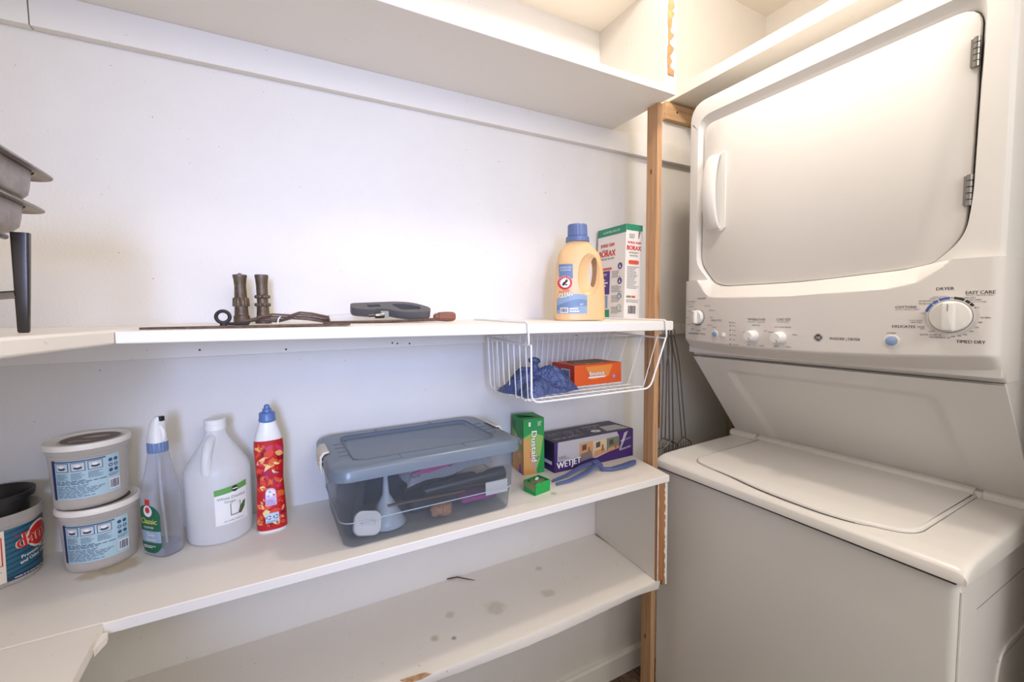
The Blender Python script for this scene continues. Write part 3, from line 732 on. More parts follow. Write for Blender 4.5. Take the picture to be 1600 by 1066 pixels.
# open tub at the frame edge with a black bowl in it
dt = thing('plastic_tub', 'open clear tub with teal label and red lettering at far left', 'tub', (-.440, 1.083, ZL))
b = BM(); lathe(b, [(.050, .001), (.053, .004), (.0580, .104), (.0605, .106), (.0610, .124), (.0592, .124), (.0565, .106), (.0515, .006), (.05, .0035)], 48); obj('tub_body', b, tubp, dt, smooth=True)
rf = lambda v: .0530+.005*(v-.004)/.1+.0006
teal = M('label_teal', (40, 96, 118), .45); teal2 = M('label_teal_dark', (28, 58, 82), .45); redl = M('label_red', (206, 40, 38), .45); cream = M('label_cream', (232, 218, 198), .5)
p = Print(); p.rect(-.005, .010, .070, .100, teal, 0, 14); p.rect(-.050, .010, -.005, .100, cream, 0, 8)
for i in range(9): p.poly([(-.005, .020+i*.009), (.068, .030+i*.009), (.068, .033+i*.009), (-.005, .022+i*.009)], teal2, 1)
p.rect(-.005, .010, .070, .018, teal2, 1, 10); p.disc(.046, .074, .024, cream, 2, n=30); p.disc(.046, .074, .0205, redl, 3, n=30)
p.text('damp', .0095, .060, .026, cream, 4, w=.068, rot=.12, bold=.0018); p.text('damp', .0095, .060, .026, redl, 6, w=.068, rot=.12, bold=.0006)
p.text('The Original', .006, .083, .0045, redl, 5, w=.022, rot=.1)
p.text('Prevents Musty', .014, .042, .0062, paper, 5, w=.050, rot=.1, bold=.0002); p.text('and Other Odors', .012, .033, .0062, paper, 5, w=.054, rot=.1, bold=.0002)
p.lines(.004, .0125, .055, .016, 1, paper, 3, 2)
for a, c, d, e in ((-.040, .088, -.008, .0895), (-.040, .040, -.008, .0415), (-.0095, .040, -.008, .0895), (-.040, .040, -.0385, .0895)): p.rect(a, c, d, e, redl, 2, 3)
p.lines(-.036, .045, -.012, .084, 8, redl, 2, 6); p.lines(-.040, .016, -.010, .034, 4, greyink, 2, 7)
p.build('label', dt, cyl(rf, th0=math.radians(-53)), seg=.006)
bb = thing('plant_pot', 'black plastic pot nested in the open tub at far left', 'pot', (-.442, 1.083, ZL+.062))
b = BM(); lathe(b, [(.034, 0), (.037, .001), (.047, .062), (.0475, .078), (.0545, .080), (.0555, .090), (.0535, .0905), (.0500, .086), (.0445, .078), (.034, .004), (.001, .004)], 44); obj('pot_body', b, M('black_pot', (34, 33, 32), .42), bb, smooth=True, angle=50)

# spray bottle
sb = thing('spray_bottle', 'clear spray bottle with green label and blue collar', 'bottle', (-.203, 1.052, ZL), math.radians(-44))
cp1 = clear('clear_bottle', (222, 224, 230), .04, .62, .05)
def sbr(z):   # half widths
    P = [(0, .030, .020), (.004, .0335, .0225), (.10, .0345, .024), (.118, .0335, .024), (.150, .025, .020), (.190, .0155, .0150), (.200, .0135, .0135)]
    for a, c in zip(P, P[1:]):
        if z <= c[0]: t = (z-a[0])/(c[0]-a[0]); return a[1]+(c[1]-a[1])*t, a[2]+(c[2]-a[2])*t
    return P[-1][1:]
b = BM(); zs = [0, .004, .02, .05, .08, .10, .110, .118, .125, .135, .15, .16, .17, .18, .19, .20]
loft(b, [ell(0, 0, z, sbr(z)[0]*(1-.03*(1 if 0 < i < 15 and i % 2 and z > .12 else 0)), sbr(z)[1], 40, 3.2) for i, z in enumerate(zs)]); obj('bottle_body', b, cp1, sb, smooth=True)
b = BM(); loft(b, [ell(0, 0, z, sbr(z)[0]*.94, sbr(z)[1]*.92, 32, 3.2) for z in (.003, .006, .018)]); obj('liquid', b, clear('clear_liquid', (205, 208, 218), .25, .5, .03), sb, smooth=True)
b = BM(); tube(b, [(0, 0, .195), (.002, 0, .10), (.008, 0, .01)], .0028, 8); obj('dip_tube', b, clear('tube_plastic', (225, 228, 232), .4, .4), sb, smooth=True)
b = BM(); n = 36; rg = []
for z in (.197, .199, .214, .216): rg.append([(math.cos(2*PI*i/n)*(.0165-(.0008 if i % 2 else 0)-(.001 if z in (.197, .216) else 0)), math.sin(2*PI*i/n)*(.0165-(.0008 if i % 2 else 0)), z) for i in range(n)])
loft(b, rg); obj('collar', b, M('blue_grey_collar', (108, 130, 170), .45), sb, smooth=True, angle=20)
b = BM(); rg = []
for x, z, hx, hy in ((0, .216, .0145, .014), (0, .226, .0135, .0135), (.001, .240, .012, .012), (.003, .252, .0105, .011), (.006, .261, .008, .009), (.008, .2655, .005, .006)): rg.append(ell(x, 0, z, hx, hy, 24, 3))
loft(b, rg); hd = obj('spray_head', b, whitep, sb, smooth=True, angle=50)
b = BM(); box(b, .012, .018, -.004, .004, .257, .266); obj('nozzle_tip', b, black, sb, bevel=.001)
b = BM(); tube(b, [(.010, 0, .246), (.016, 0, .238), (.0175, 0, .228), (.016, 0, .220)], [.005, .0045, .004, .003], 8); obj('trigger', b, whitep, sb, smooth=True)
gl = M('green_label', (22, 96, 70), .4); gl2 = M('label_grey_blue', (150, 170, 190), .45); yel = M('yellow_print', (216, 214, 90), .5)
p = Print(); pts = rrect(.026, .046, .020, 8); p.poly([(x, y+.055) for x, y in pts], gl, 0); p.rect(-.0255, .030, .0255, .052, gl2, 1, 1)
p.disc(0, .090, .011, M('label_white', (235, 235, 232), .4), 1, n=20); p.disc(0, .092, .006, redl, 2, n=16)
p.text('Classic', 0, .066, .011, yel, 2, w=.040, al='c', bold=.0003); p.text('CLEANER', 0, .057, .004, paper, 2, w=.026, al='c')
p.text('Daily', .004, .042, .007, paper, 2, al='c'); p.text('Shower', .004, .033, .006, paper, 2, al='c'); p.lines(-.018, .019, .018, .025, 2, paper, 2, 4, .5); p.rect(-.006, .102, .006, .112, redl, 1)
def sbmap(u, v, h):
    a, c = sbr(v); q = min(.999, abs(u)/a); return Vector((u, -c*(1-q**3.2)**(1/3.2)-.0008-h, v))
p.build('label', sb, sbmap, seg=.004)
sb.rotation_euler[2] = math.radians(-46)

# gallon style jug
jg = thing('vinegar_jug', 'translucent white jug with green and white label', 'jug', (-.113, 1.078, ZL))
milk = clear('milky_jug', (250, 250, 250), .50, .42, .35)
def jr(z):
    P = [(0, .050), (.003, .055), (.010, .0575), (.13, .0585), (.142, .0572), (.152, .054), (.20, .0245), (.212, .0190), (.226, .0175)]
    for a, c in zip(P, P[1:]):
        if z <= c[0]: t = (z-a[0])/(c[0]-a[0]); return a[1]+(c[1]-a[1])*t
    return P[-1][1]
b = BM(); lathe(b, [(jr(z), z) for z in (0, .003, .010, .05, .0515, .053, .13, .136, .142, .147, .152, .165, .18, .19, .20, .206, .212, .226)], 48); obj('jug_body', b, milk, jg, smooth=True, angle=60)
b = BM(); lathe(b, [(.0545, .003), (.0562, .010), (.0568, .038)], 40); obj('liquid', b, clear('vinegar', (222, 222, 224), .4, .3, .05), jg, smooth=True)
b = BM(); lathe(b, [(.0180, .222), (.0198, .2225), (.0198, .231), (.0185, .2325), (.0195, .234), (.0198, .242), (.0185, .2435), (.001, .2437)], 36); obj('cap', b, whitep, jg, smooth=True, angle=30)
b = BM(); a = math.radians(-105); d = Vector((math.cos(a), math.sin(a), 0))
tube(b, fil([d*.012+Vector((0, 0, .208)), d*.034+Vector((0, 0, .203)), d*.050+Vector((0, 0, .175)), d*.052+Vector((0, 0, .143))], .02, 6), .0085, 12); obj('handle', b, milk, jg, smooth=True)
grn = M('label_green', (98, 160, 84), .45)
p = Print(); p.rect(0, .040, .062, .112, M('jug_label_white', (232, 232, 230), .5), 0, 12); p.poly([(0, .100), (0, .112), (.062, .118), (.062, .106)], grn, 1)
p.disc(.036, .1085, .0062, ink, 2, n=20); p.rect(.031, .1075, .041, .1095, paper, 3)
p.text('White Distilled', .004, .0900, .0058, greyink, 2, w=.052); p.text('Vinegar', .016, .0825, .0050, greyink, 2)
p.rect(.026, .055, .0275, .080, greyink, 2); p.rect(.044, .055, .0455, .080, greyink, 2); p.rect(.026, .055, .0455, .057, greyink, 2); p.disc(.03575, .080, .0098, greyink, 2, ry=.0022, n=20, r0=.009)
p.poly([(.040, .056), (.046, .054), (.054, .064), (.057, .078), (.052, .077), (.044, .068)], M('cucumber_green', (70, 100, 56), .5), 3)
p.text('40% MORE VINEGAR', .014, .0445, .0026, greyink, 2, w=.036)
p.build('label', jg, cyl(lambda v: jr(v)+.0007, th0=math.radians(-92)), seg=.006)

# red cleaner bottle
db = thing('cleaner_bottle', 'red patterned bottle with blue cap between jug and storage bin', 'bottle', (-.0185, 1.048, ZL), math.radians(3))
def dr_(z):
    P = [(0, .0265), (.004, .0282), (.05, .0275), (.11, .0245), (.15, .0262), (.175, .0275), (.195, .0262), (.212, .0215), (.228, .0170), (.234, .0150)]
    for a, c in zip(P, P[1:]):
        if z <= c[0]: t = (z-a[0])/(c[0]-a[0]); return a[1]+(c[1]-a[1])*t
    return P[-1][1]
b = BM(); loft(b, [ell(0, 0, z, dr_(z), dr_(z)*(.68+.25*max(0, (z-.19)/.05)), 40, 2.4) for z in [0, .002, .004]+[.012*i for i in range(1, 20)]+[.234]]); obj('bottle_body', b, whitep, db, smooth=True)
def dmap(u, v, h):
    a = dr_(v); c = a*(.68+.25*max(0, (v-.19)/.05)); q = max(-.9999, min(.9999, u/.0300)); t = math.asin(q)*.95; x = math.sin(t); y = math.cos(t)
    x = math.copysign(abs(x)**(2/2.4), x); y = y**(2/2.4)
    return Vector((x*(a+.0006+h), -y*(c+.0006+h), v))
r1 = M('bottle_red', (190, 28, 34), .32); p = Print()
n = 40
for i in range(n):      # sleeve
    u0, u1 = -.0298+.0596*i/n, -.0298+.0596*(i+1)/n
    for j in range(18): p.add([(u0, .006+.189*j/18), (u1, .006+.189*j/18), (u1, .006+.189*(j+1)/18), (u0, .006+.189*(j+1)/18)], [(0, 1, 2, 3)], r1, 0)
cols = [M('petal_orange', (226, 100, 48), .32), M('petal_dark', (140, 16, 30), .32), M('petal_pink', (206, 50, 96), .32), M('petal_coral', (224, 70, 56), .32), M('petal_peach', (238, 170, 110), .32), M('petal_cream', (240, 214, 150), .32), M('petal_magenta', (170, 30, 90), .32)]
r = random.Random(4)
for i in range(105):
    u, v = r.uniform(-.024, .024), r.uniform(.016, .184); a = r.uniform(0, PI); L_ = r.uniform(.006, .0125); wd = L_*r.uniform(.35, .7); m = cols[r.choice((0, 0, 1, 1, 2, 3, 3, 3, 6, 4, 5) if i < 80 else (4, 5, 0, 3))]
    if i >= 80: L_ *= .55; wd *= .5
    pts = [(-L_, 0), (-L_*.5, wd*.75), (0, wd), (L_*.5, wd*.75), (L_, 0), (L_*.5, -wd*.75), (0, -wd), (-L_*.5, -wd*.75)][:5 if i % 3 == 0 else 8]
    p.poly([(max(-.029, min(.029, u+x*math.cos(a)-y*math.sin(a))), v+x*math.sin(a)+y*math.cos(a)) for x, y in pts], m, 1+i*.01)
lil = M('lilac_label', (214, 190, 226), .4)
p.poly([(-.0105, .058), (.0085, .058), (.0085, .085)]+[(-.001+.0095*math.cos(t), .085+.0095*math.sin(t)) for t in (.3, .8, 1.2, 1.57, 2, 2.4, 2.85)]+[(-.0105, .085)], lil, 3)
p.disc(-.001, .084, .0075, paper, 4, n=20); p.disc(.0035, .080, .0018, redl, 5, n=10); p.disc(-.004, .079, .0014, blueink, 5, n=10); p.disc(-.002, .087, .002, blueink, 5, n=10, r0=.001)
p.lines(-.009, .060, .007, .072, 5, M('purple_print', (130, 70, 160), .5), 5, 2)
p.rect(-.0115, .022, .0115, .042, M('recycle_panel', (196, 214, 230), .4), 3, 6)
for k in (-.0055, .0055):
    for a in (0, 120, 240): p.disc(k, .033, .0044, navy, 5, n=8, r0=.0028, a0=a+15, a1=a+100)
p.lines(-.010, .0235, .010, .027, 2, navy, 5, 2)
p.build('label', db, dmap, eps=.00012, seg=.003)
bc = M('cap_blue', (92, 122, 176), .35)
b = BM(); lathe(b, [(.0150, .232), (.0160, .234), (.0162, .238), (.0152, .240), (.0152, .250), (.0135, .252), (.0095, .2525), (.0082, .256), (.0085, .259), (.0060, .260), (.0050, .266), (.0030, .268), (.001, .268)], 32); obj('cap', b, bc, db, smooth=True, angle=30)

# ------------------------------------------------------------ storage bin and what is in it
BX, BY, BR = .2855, .998, math.radians(1.0)
bn = thing('storage_bin', 'clear storage bin with smoky blue lid on the lower shelf', 'storage bin', (BX, BY, ZL), BR)
binp = clear('bin_plastic', (180, 186, 192), .08, .30, .12); binl = clear('bin_lid', (116, 128, 140), .82, .2, .28)
def rr(hx, hy, r, z): return [(x, y, z) for x, y in rrect(hx, hy, r, 6)]
b = BM(); loft(b, [rr(.181, .116, .022, .0015), rr(.184, .119, .025, .004), rr(.1885, .1225, .026, .052), rr(.1905, .1245, .026, .0535), rr(.1955, .1290, .028, .142), rr(.200, .1335, .030, .144), rr(.200, .1335, .030, .150), rr(.1965, .130, .028, .150)], True, False); bbod = obj('bin_body', b, binp, bn, smooth=True, angle=40)
b = BM(); tube(b, [(x, y, .0530) for x, y in rrect(.1903, .1243, .026, 6)], .0012, 6, closed=True); obj('bin_rib', b, clear('bin_edge', (190, 202, 212), .55, .4), bn, smooth=True)
b = BM(); loft(b, [rr(.2045, .138, .034, .138), rr(.2075, .141, .036, .139), rr(.2065, .140, .036, .158), rr(.203, .1365, .034, .163), rr(.195, .129, .030, .166), rr(.158, .098, .022, .1655), rr(.154, .094, .020, .1600), rr(.150, .090, .018, .1590)], False, True); bl = obj('bin_lid', b, binl, bn, smooth=True, angle=40)
b = BM(); tube(b, [(x, y, .1662) for x, y in rrect(.158, .098, .022, 6)], .0012, 6, closed=True)
obj('lid_rim', b, M('lid_edge', (96, 106, 118), .35), bl, smooth=True)
for s in (-1, 1):
    for k in range(4):
        b = BM(); box(b, s*.170-.010, s*.170+.010, -.054+k*.03, -.0528+k*.03, .1652, .1668); obj('lid_groove', b, M('lid_edge', (96, 106, 118), .35), bl)
    for k in (-.07, .07):
        b = BM(); box(b, k-.0007, k+.0007, s*.113-.012, s*.113+.012, .1652, .1668); obj('lid_groove', b, M('lid_edge', (96, 106, 118), .35), bl)
    b = BM(); P = [(.193, .168), (.196, .1715), (.206, .1700), (.2125, .162), (.2135, .140), (.2110, .126), (.2085, .126), (.2095, .140), (.2085, .158), (.203, .1655)]
    prism(b, [(s*x, z) for x, z in P], -.034+.01, .034+.01, 0, lambda x, z, y: (x, y, z)); lt = obj('latch', b, M('latch_cream', (226, 216, 196), .4), bn, bevel=.0012)
    b = BM(); box(b, s*.2100-.0045, s*.2100+.0045, -.030+.01, .030+.01, .1485, .1510); obj('latch_ridge', b, M('latch_cream', (226, 216, 196), .4), lt)
def inbin(x, y, z): return Vector((BX+x*math.cos(BR)-y*math.sin(BR), BY+x*math.sin(BR)+y*math.cos(BR), ZL+z))
b = BM(); loft(b, [[(x, y, z) for x, y in rrect(.010, .092, .004)] for z in (0, .118)]); bmesh.ops.rotate(b, verts=b.verts[:], cent=(0, 0, 0), matrix=Matrix.Rotation(.20, 3, 'Y'))
o = obj('folder', b, M('dark_folder', (46, 50, 58), .3), None, smooth=True, bevel=.001); o.location = inbin(-.163, .012, .0065); o.rotation_euler[2] = BR; tag(o, 'dark folder standing at the left end inside the storage bin', 'folder')
b = BM(); loft(b, [[(x, y, z) for x, y in rrect(.080, .012, .004)] for z in (0, .105)])
o = obj('case', b, M('dark_case', (56, 60, 68), .35), None, smooth=True, bevel=.002); o.location = inbin(-.045, .080, .004); tag(o, 'large dark flat case along the back inside the storage bin', 'case')
b = BM(); lathe(b, [(.040, 0), (.041, .003), (.034, .016), (.020, .042), (.0085, .062), (.0070, .068), (.0045, .108), (.0036, .108), (.0055, .068), (.0185, .042), (.0385, .004)], 36, cap0=False, cap1=False)
o = obj('funnel', b, M('funnel_plastic', (186, 196, 206), .35, sss=.2), None, smooth=True, angle=60); o.location = inbin(-.088, -.052, .004); tag(o, 'pale upside down funnel inside the storage bin', 'funnel')
o = thing('bottle_lid', 'white rounded lid leaning in the front left corner of the bin', 'lid', inbin(-.135, -.088, .030), 0, rx=math.radians(62), ry=math.radians(12))
b = BM(); loft(b, [[(x*s, y*s, z) for x, y in rrect(.0275, .024, .016, 6)] for s, z in ((.95, -.006), (1, -.003), (1, .004), (.94, .007))]); obj('lid_disc', b, whitep, o, smooth=True)
b = BM(); loft(b, [[(x*s, y*s, z) for x, y in rrect(.014, .0045, .004, 4)] for s, z in ((1, .0065), (1, .010), (.85, .012))]); obj('lid_grip', b, whitep, o, smooth=True)
o = thing('flashlight', 'long black flashlight lying across the storage bin', 'flashlight', inbin(.075, -.085, .072), 0, ry=math.radians(-2))
b = BM(); lathe(b, [(.010, -.090), (.011, -.088), (.011, .055), (.0145, .066), (.0155, .090), (.0145, .105), (.012, .107)], 24); xf(b, 0, lambda c: (c.z, c.x, c.y)); obj('barrel', b, black, o, smooth=True, angle=40)
b = BM(); lathe(b, [(.0115, .1065), (.001, .1072)], 20); xf(b, 0, lambda c: (c.z, c.x, c.y)); obj('lens', b, greyink, o)
b = BM(); lathe(b, [(.009, -.080), (.009, .05), (.006, .06)], 16); xf(b, 0, lambda c: (c.z, c.x, c.y))
o = obj('brush_handle', b, black, None, smooth=True); o.location = inbin(.035, -.012, .062); o.rotation_euler = (0, math.radians(-4), math.radians(10)); tag(o, 'black rod behind the flashlight inside the storage bin', 'rod')
def crumple(nx, ny, sx, sy, h, seed, fold=18):
    r = random.Random(seed); ph = [(r.uniform(0, 6), r.uniform(.5, 2), r.uniform(.5, 2)) for _ in range(6)]; bm = BM(); G = []
    for i in range(nx+1):
        row = []
        for j in range(ny+1):
            u, v = i/nx*2-1, j/ny*2-1; e = max(0, 1-abs(u)**2.4)*max(0, 1-abs(v)**2.4)
            z = h*e**.5*(.75+sum(.10*math.sin(a+fold*.25*(fx*u*3+fy*v*2.4)) for a, fx, fy in ph))+.0006
            row.append(bm.verts.new((u*sx+.004*math.sin(5*v+seed)+.0008*r.uniform(-1, 1), v*sy+.004*math.sin(6*u+seed)+.0008*r.uniform(-1, 1), z)))
        G.append(row)
    for i in range(nx):
        for j in range(ny): face(bm, (G[i][j], G[i+1][j], G[i+1][j+1], G[i][j+1]))
    e = [G[i][0] for i in range(nx+1)]+[G[nx][j] for j in range(1, ny+1)]+[G[i][ny] for i in range(nx-1, -1, -1)]+[G[0][j] for j in range(ny-1, 0, -1)]
    face(bm, e); return bm
b = crumple(26, 14, .105, .045, .040, 5)
o = obj('plastic_bag', b, clear('bag_plastic', (206, 206, 210), .5, .4, .15), None, smooth=True); o.location = inbin(.060, -.010, .098); o.rotation_euler = (math.radians(20), math.radians(-6), BR); tag(o, 'crumpled clear plastic bag at the top of the storage bin', 'bag')
b = BM(); prism(b, [(-.075, -.002), (-.03, .012), (.06, .022), (.072, .017), (.02, .004), (-.03, -.003)], 0, .006, 0, lambda x, z, y: (x, y, z))
o = obj('pouch', b, M('pink_print', (190, 70, 130), .4), None, bevel=.0015); o.location = inbin(.030, -.086, .112); tag(o, 'pink printed packet under the lid of the bin', 'packet')
b = BM(); loft(b, [[(x, y, z) for x, y in rrect(.045, .020, .008)] for z in (0, .003, .012)])
o = obj('sponge', b, M('purple_item', (150, 40, 130), .5), None, smooth=True, bevel=.003); o.location = inbin(.115, -.075, .024); tag(o, 'bright purple flat item low in the storage bin', 'sponge')
b = BM(); loft(b, [ell(0, 0, -.026, .008, .008, 14), ell(.002, 0, -.018, .016, .013, 14), ell(-.001, .002, -.008, .012, .012, 14), ell(.003, -.001, .002, .018, .016, 14), ell(0, 0, .014, .017, .014, 14), ell(.002, 0, .022, .008, .008, 14)])
xf(b, 0, lambda c: (c.z+.002*math.sin(c.x*400), c.x, c.y))
o = obj('sea_sponge', b, M('cork_brown', (190, 140, 104), .9, mottle=120, mcol=(.6, .5, .4, 1), bump=(140, .8, .003)), None, smooth=True); o.location = inbin(.025, -.090, .022); tag(o, 'lumpy brown natural sponge at the bottom of the bin', 'sponge')
b = BM(); box(b, -.11, .07, -.004, .004, -.0015, .0015); box(b, -.02, .13, .012, .018, .002, .005)
o = obj('wooden_stick', b, M('stick_brown', (120, 96, 74), .6), None); o.location = inbin(.02, -.066, .044); o.rotation_euler = (0, math.radians(3), math.radians(4)); tag(o, 'thin brown sticks lying under the flashlight in the bin', 'sticks')
b = BM(); loft(b, [[(x, y, z) for x, y in rrect(.100, .055, .01)] for z in (0, .028)])
o = obj('pouch', b, M('charcoal_pouch', (58, 58, 62), .6), None, smooth=True, bevel=.004); o.location = inbin(.07, .010, .006); tag(o, 'charcoal pouch lying on the bottom of the storage bin', 'pouch')
b = BM(); box(b, -.028, .028, -.0012, .0012, 0, .030); o = obj('paper_card', b, paper, None); o.location = inbin(.155, -.100, .034); tag(o, 'small white card at the right end inside the storage bin', 'card')

# ------------------------------------------------------------ boxes beside the bin
green = M('box_green', (28, 142, 66), .45); ltg = M('box_light_green', (140, 176, 84), .45); ora = M('box_orange_tan', (206, 150, 84), .45); card = M('raw_cardboard', (140, 120, 92), .8)
dx = thing('duster_box', 'tall open green and tan carton beside the bin, white lettering', 'box', (.6330, 1.078, ZL), math.radians(-6))
W_, D_, H_ = .0325, .0375, .156
b = BM(); t = .0012
for a in ((-W_, W_, -D_, -D_+t), (-W_, W_, D_-t, D_), (-W_, -W_+t, -D_, D_), (W_-t, W_, -D_, D_)): box(b, a[0], a[1], a[2], a[3], 0, H_)
box(b, -W_, W_, -D_, D_, 0, t); bx_ = obj('carton', b, [green], dx)
b = BM(); prism(b, [(-W_, -D_), (W_, -D_), (W_, D_), (-W_, D_), (-W_, .020), (-.018, .026), (.010, -.006), (.020, -.020), (-W_, -.012)], H_, H_+.001); obj('top_flap', b, green, dx)
b = BM(); box(b, -.026, .026, -.030, .030, .002, .135); obj('wipes', b, M('grey_wipes', (96, 98, 96), .9, mottle=40), dx)
def dface(p, mir):
    p.rect(-W_*.98, 0, W_*.98, H_, green, 0, 1); p.poly([(-W_, 0), (W_*.1, 0), (W_*.55, .04), (W_*.9, .105), (-W_*.1, .118), (-W_, .105)], ltg, 1)
    p.poly([(-W_, .0), (W_*.25, .0), (W_*.1, .050), (-W_*.35, .085), (-W_*.35, .10), (-W_, .102)], ora, 2)
    p.text('Dustaid', -.006, .122, .017, ink, 3, w=.086, rot=-PI/2, bold=.0012); p.text('Dustaid', -.007, .122, .017, paper, 4, w=.086, rot=-PI/2, bold=.0006)
    p.lines(-.012, .045, -.009, .100, 1, greyink, 3); p.poly([(-.004, .035), (.016, .050), (.017, .047), (-.003, .032)], blueink, 3); p.poly([(-.008, .046), (-.004, .046), (.004, .010), (0, .010)], M('lilac_tool', (150, 150, 200), .5), 4)
    p.lines(.012, .136, .026, .150, 4, paper, 3); p.rect(-.016, .136, -.010, .148, paper, 3)
p = Print(); dface(p, 0); p.build('print', dx, plane((0, -D_-.0003, 0), (1, 0, 0), (0, 0, 1)))
p = Print(); p.rect(-D_, 0, D_, H_, green, 0); p.poly([(-D_, 0), (D_, 0), (D_, .09), (-D_, .12)], ltg, 1); p.poly([(-D_, 0), (D_, 0), (D_, .06), (-D_, .085)], ora, 2)
p.text('Dustaid', -.012, .086, .022, ink, 3, w=.048, bold=.0012); p.text('Dustaid', -.012, .0865, .022, paper, 4, w=.048, bold=.0006); p.lines(-.032, .12, -.004, .145, 7, ink, 3, 5); p.poly([(.005, .0), (.030, .0), (.020, .03), (.01, .02)], M('purple_print', (130, 70, 160), .5), 3)
p.text('12', .008, .045, .012, paper, 3)
p.build('print', dx, plane((-W_-.0003, 0, 0), (0, -1, 0), (0, 0, 1)))

wx = thing('mop_pad_box', 'long purple box with room photos on the lower shelf', 'box', (.829, 1.073, ZL), math.radians(1))
purp = M('box_purple', (64, 34, 100), .42); dpurp = M('box_dark_purple', (50, 38, 62), .45); sil = M('box_silver', (176, 172, 172), .4); woodp = M('photo_wood', (196, 140, 92), .5)
L_, D_, H_ = .150, .056, .086
b = BM(); box(b, -L_, L_, -D_, D_, 0, H_); obj('carton', b, purp, wx, bevel=.0015)
p = Print(); p.rect(-L_, 0, L_, H_, purp, 0); p.poly([(-L_+.01, .030), (-L_+.012, H_), (L_*.55, H_), (L_*.62, .068), (L_*.55, .035), (0, .018), (-L_*.35, .030)], sil, 1)
for i, (m1, m2) in enumerate(((woodp, M('photo_grey', (120, 110, 104), .5)), (M('photo_tan', (204, 180, 140), .5), woodp), (M('photo_plant', (110, 116, 96), .5), woodp))):
    u = -.062+i*.052; p.poly([(u, .016+i*.006), (u+.050, .022+i*.006), (u+.050, .072), (u, .070)], m1, 2); p.poly([(u, .016+i*.006), (u+.050, .022+i*.006), (u+.044, .044), (u+.006, .040)], m2, 3)
    p.poly([(u+.010, .048), (u+.026, .050), (u+.026, .066), (u+.010, .064)], M('photo_dark', (80, 66, 56), .5), 4); p.poly([(u+.030, .034), (u+.040, .036), (u+.038, .056), (u+.032, .055)], M('photo_brown', (140, 100, 70), .5), 5)
p.text('WETJET', -.142, .010, .020, ink, 4, w=.086, rot=.05, bold=.0016); p.text('WETJET', -.142, .0105, .019, paper, 5, w=.085, rot=.05, bold=.0008)
p.text('MOPPING PADS', .094, .024, .006, paper, 4, w=.046, rot=.12); p.text('REFILL 24 CT', .098, .052, .005, paper, 4, w=.042, rot=.12); p.poly([(.092, .028), (.098, .028), (.128, .082), (.112, .078)], sil, 3)
p.lines(-.135, .036, -.09, .046, 3, ink, 3, 5); p.build('print', wx, plane((0, -D_-.0003, 0), (1, 0, 0), (0, 0, 1)))
p = Print(); p.rect(-L_, -D_, L_, D_, dpurp, 0); p.text('WETJET', -.135, -.010, .034, sil, 1, w=.125, bold=.0015); p.text('WETJET', -.135, -.010, .031, ink, 2, w=.123); p.lines(-.135, -.036, .02, -.020, 3, sil, 1, 3)
p.disc(.030, -.020, .017, paper, 1, ry=.013); p.text('24', .030, -.025, .010, ink, 2, al='c'); p.poly([(.058, -.040), (.070, .012), (.135, .006), (.145, -.044)], sil, 1); p.text('WETJET', .012, .022, .016, sil, 1, w=.075); p.lines(.02, .004, .07, .014, 2, sil, 1, 7)
p.build('print', wx, plane((0, 0, H_+.0003), (1, 0, 0), (0, 1, 0)))
p = Print(); p.rect(-D_, 0, D_, H_, purp, 0); p.rect(-.03, .020, .045, .030, paper, 1); p.poly([(-D_, .030), (D_, .045), (D_, H_), (-D_, H_)], dpurp, 1); p.build('print', wx, plane((-L_-.0003, 0, 0), (0, -1, 0), (0, 0, 1)))

gx = thing('small_green_box', 'small bright green open box in front of the tall carton', 'box', (.5735, .9355, ZL), math.radians(12))
W_, D_, H_ = .026, .021, .029
b = BM(); t = .001
for a in ((-W_, W_, -D_, -D_+t), (-W_, W_, D_-t, D_), (-W_, -W_+t, -D_, D_), (W_-t, W_, -D_, D_)): box(b, a[0], a[1], a[2], a[3], 0, H_)
box(b, -W_, W_, -D_, D_, 0, t); obj('carton', b, M('bright_green', (20, 160, 70), .45), gx)
b = crumple(10, 8, .024, .019, .010, 3)
for v in b.verts: v.co.z += .021
obj('contents', b, M('box_fill', (122, 128, 98), .7, mottle=90, mcol=(.5, .6, .3, 1)), gx, smooth=True)
p = Print(); p.poly([(-D_, .014), (D_, .010), (D_, .028), (-D_, .028)], M('leaf_print', (130, 140, 96), .5), 1); p.build('print', gx, plane((-W_-.0002, 0, 0), (0, -1, 0), (0, 0, 1)))
b = BM(); box(b, -.006, .006, -.003, .003, .030, .033); bmesh.ops.rotate(b, verts=b.verts[:], cent=(0, 0, .03), matrix=Matrix.Rotation(.5, 3, 'Z')); obj('white_chip', b, paper, gx)

# blue plastic gripper
tg = thing('plastic_tongs', 'blue plastic two pronged tool in front of the purple box', 'tool', (.78, .975, ZL))
slate = M('slate_blue_plastic', (84, 100, 148), .42)
def tpt(px, py, z): return at(px, py, 'Z', z)-Vector(tg.location)
def flat(bm, pts, ws, th):
    rg = []
    for i, p in enumerate(pts):
        a, c = pts[max(0, i-1)], pts[min(len(pts)-1, i+1)]; t = (c-a).normalized(); s = Vector((-t.y, t.x, 0)).normalized(); u = t.cross(s).normalized()
        w2, h2 = ws[i]/2, th/2; rg.append([p+s*(w2*math.cos(q))+u*(h2*math.sin(q)) for q in [2*PI*k/10 for k in range(10)]])
    loft(bm, rg)
b = BM(); flat(b, [tpt(863, 752, .850), tpt(885, 743, .853), tpt(912, 728, .860), tpt(934, 720, .866)], [.005, .013, .020, .018], .008); obj('prong', b, slate, tg, smooth=True)
b = BM(); flat(b, [tpt(869, 757, .850), tpt(890, 751, .852), tpt(915, 739, .856), tpt(936, 723, .864)], [.005, .012, .017, .017], .008); obj('prong', b, slate, tg, smooth=True)
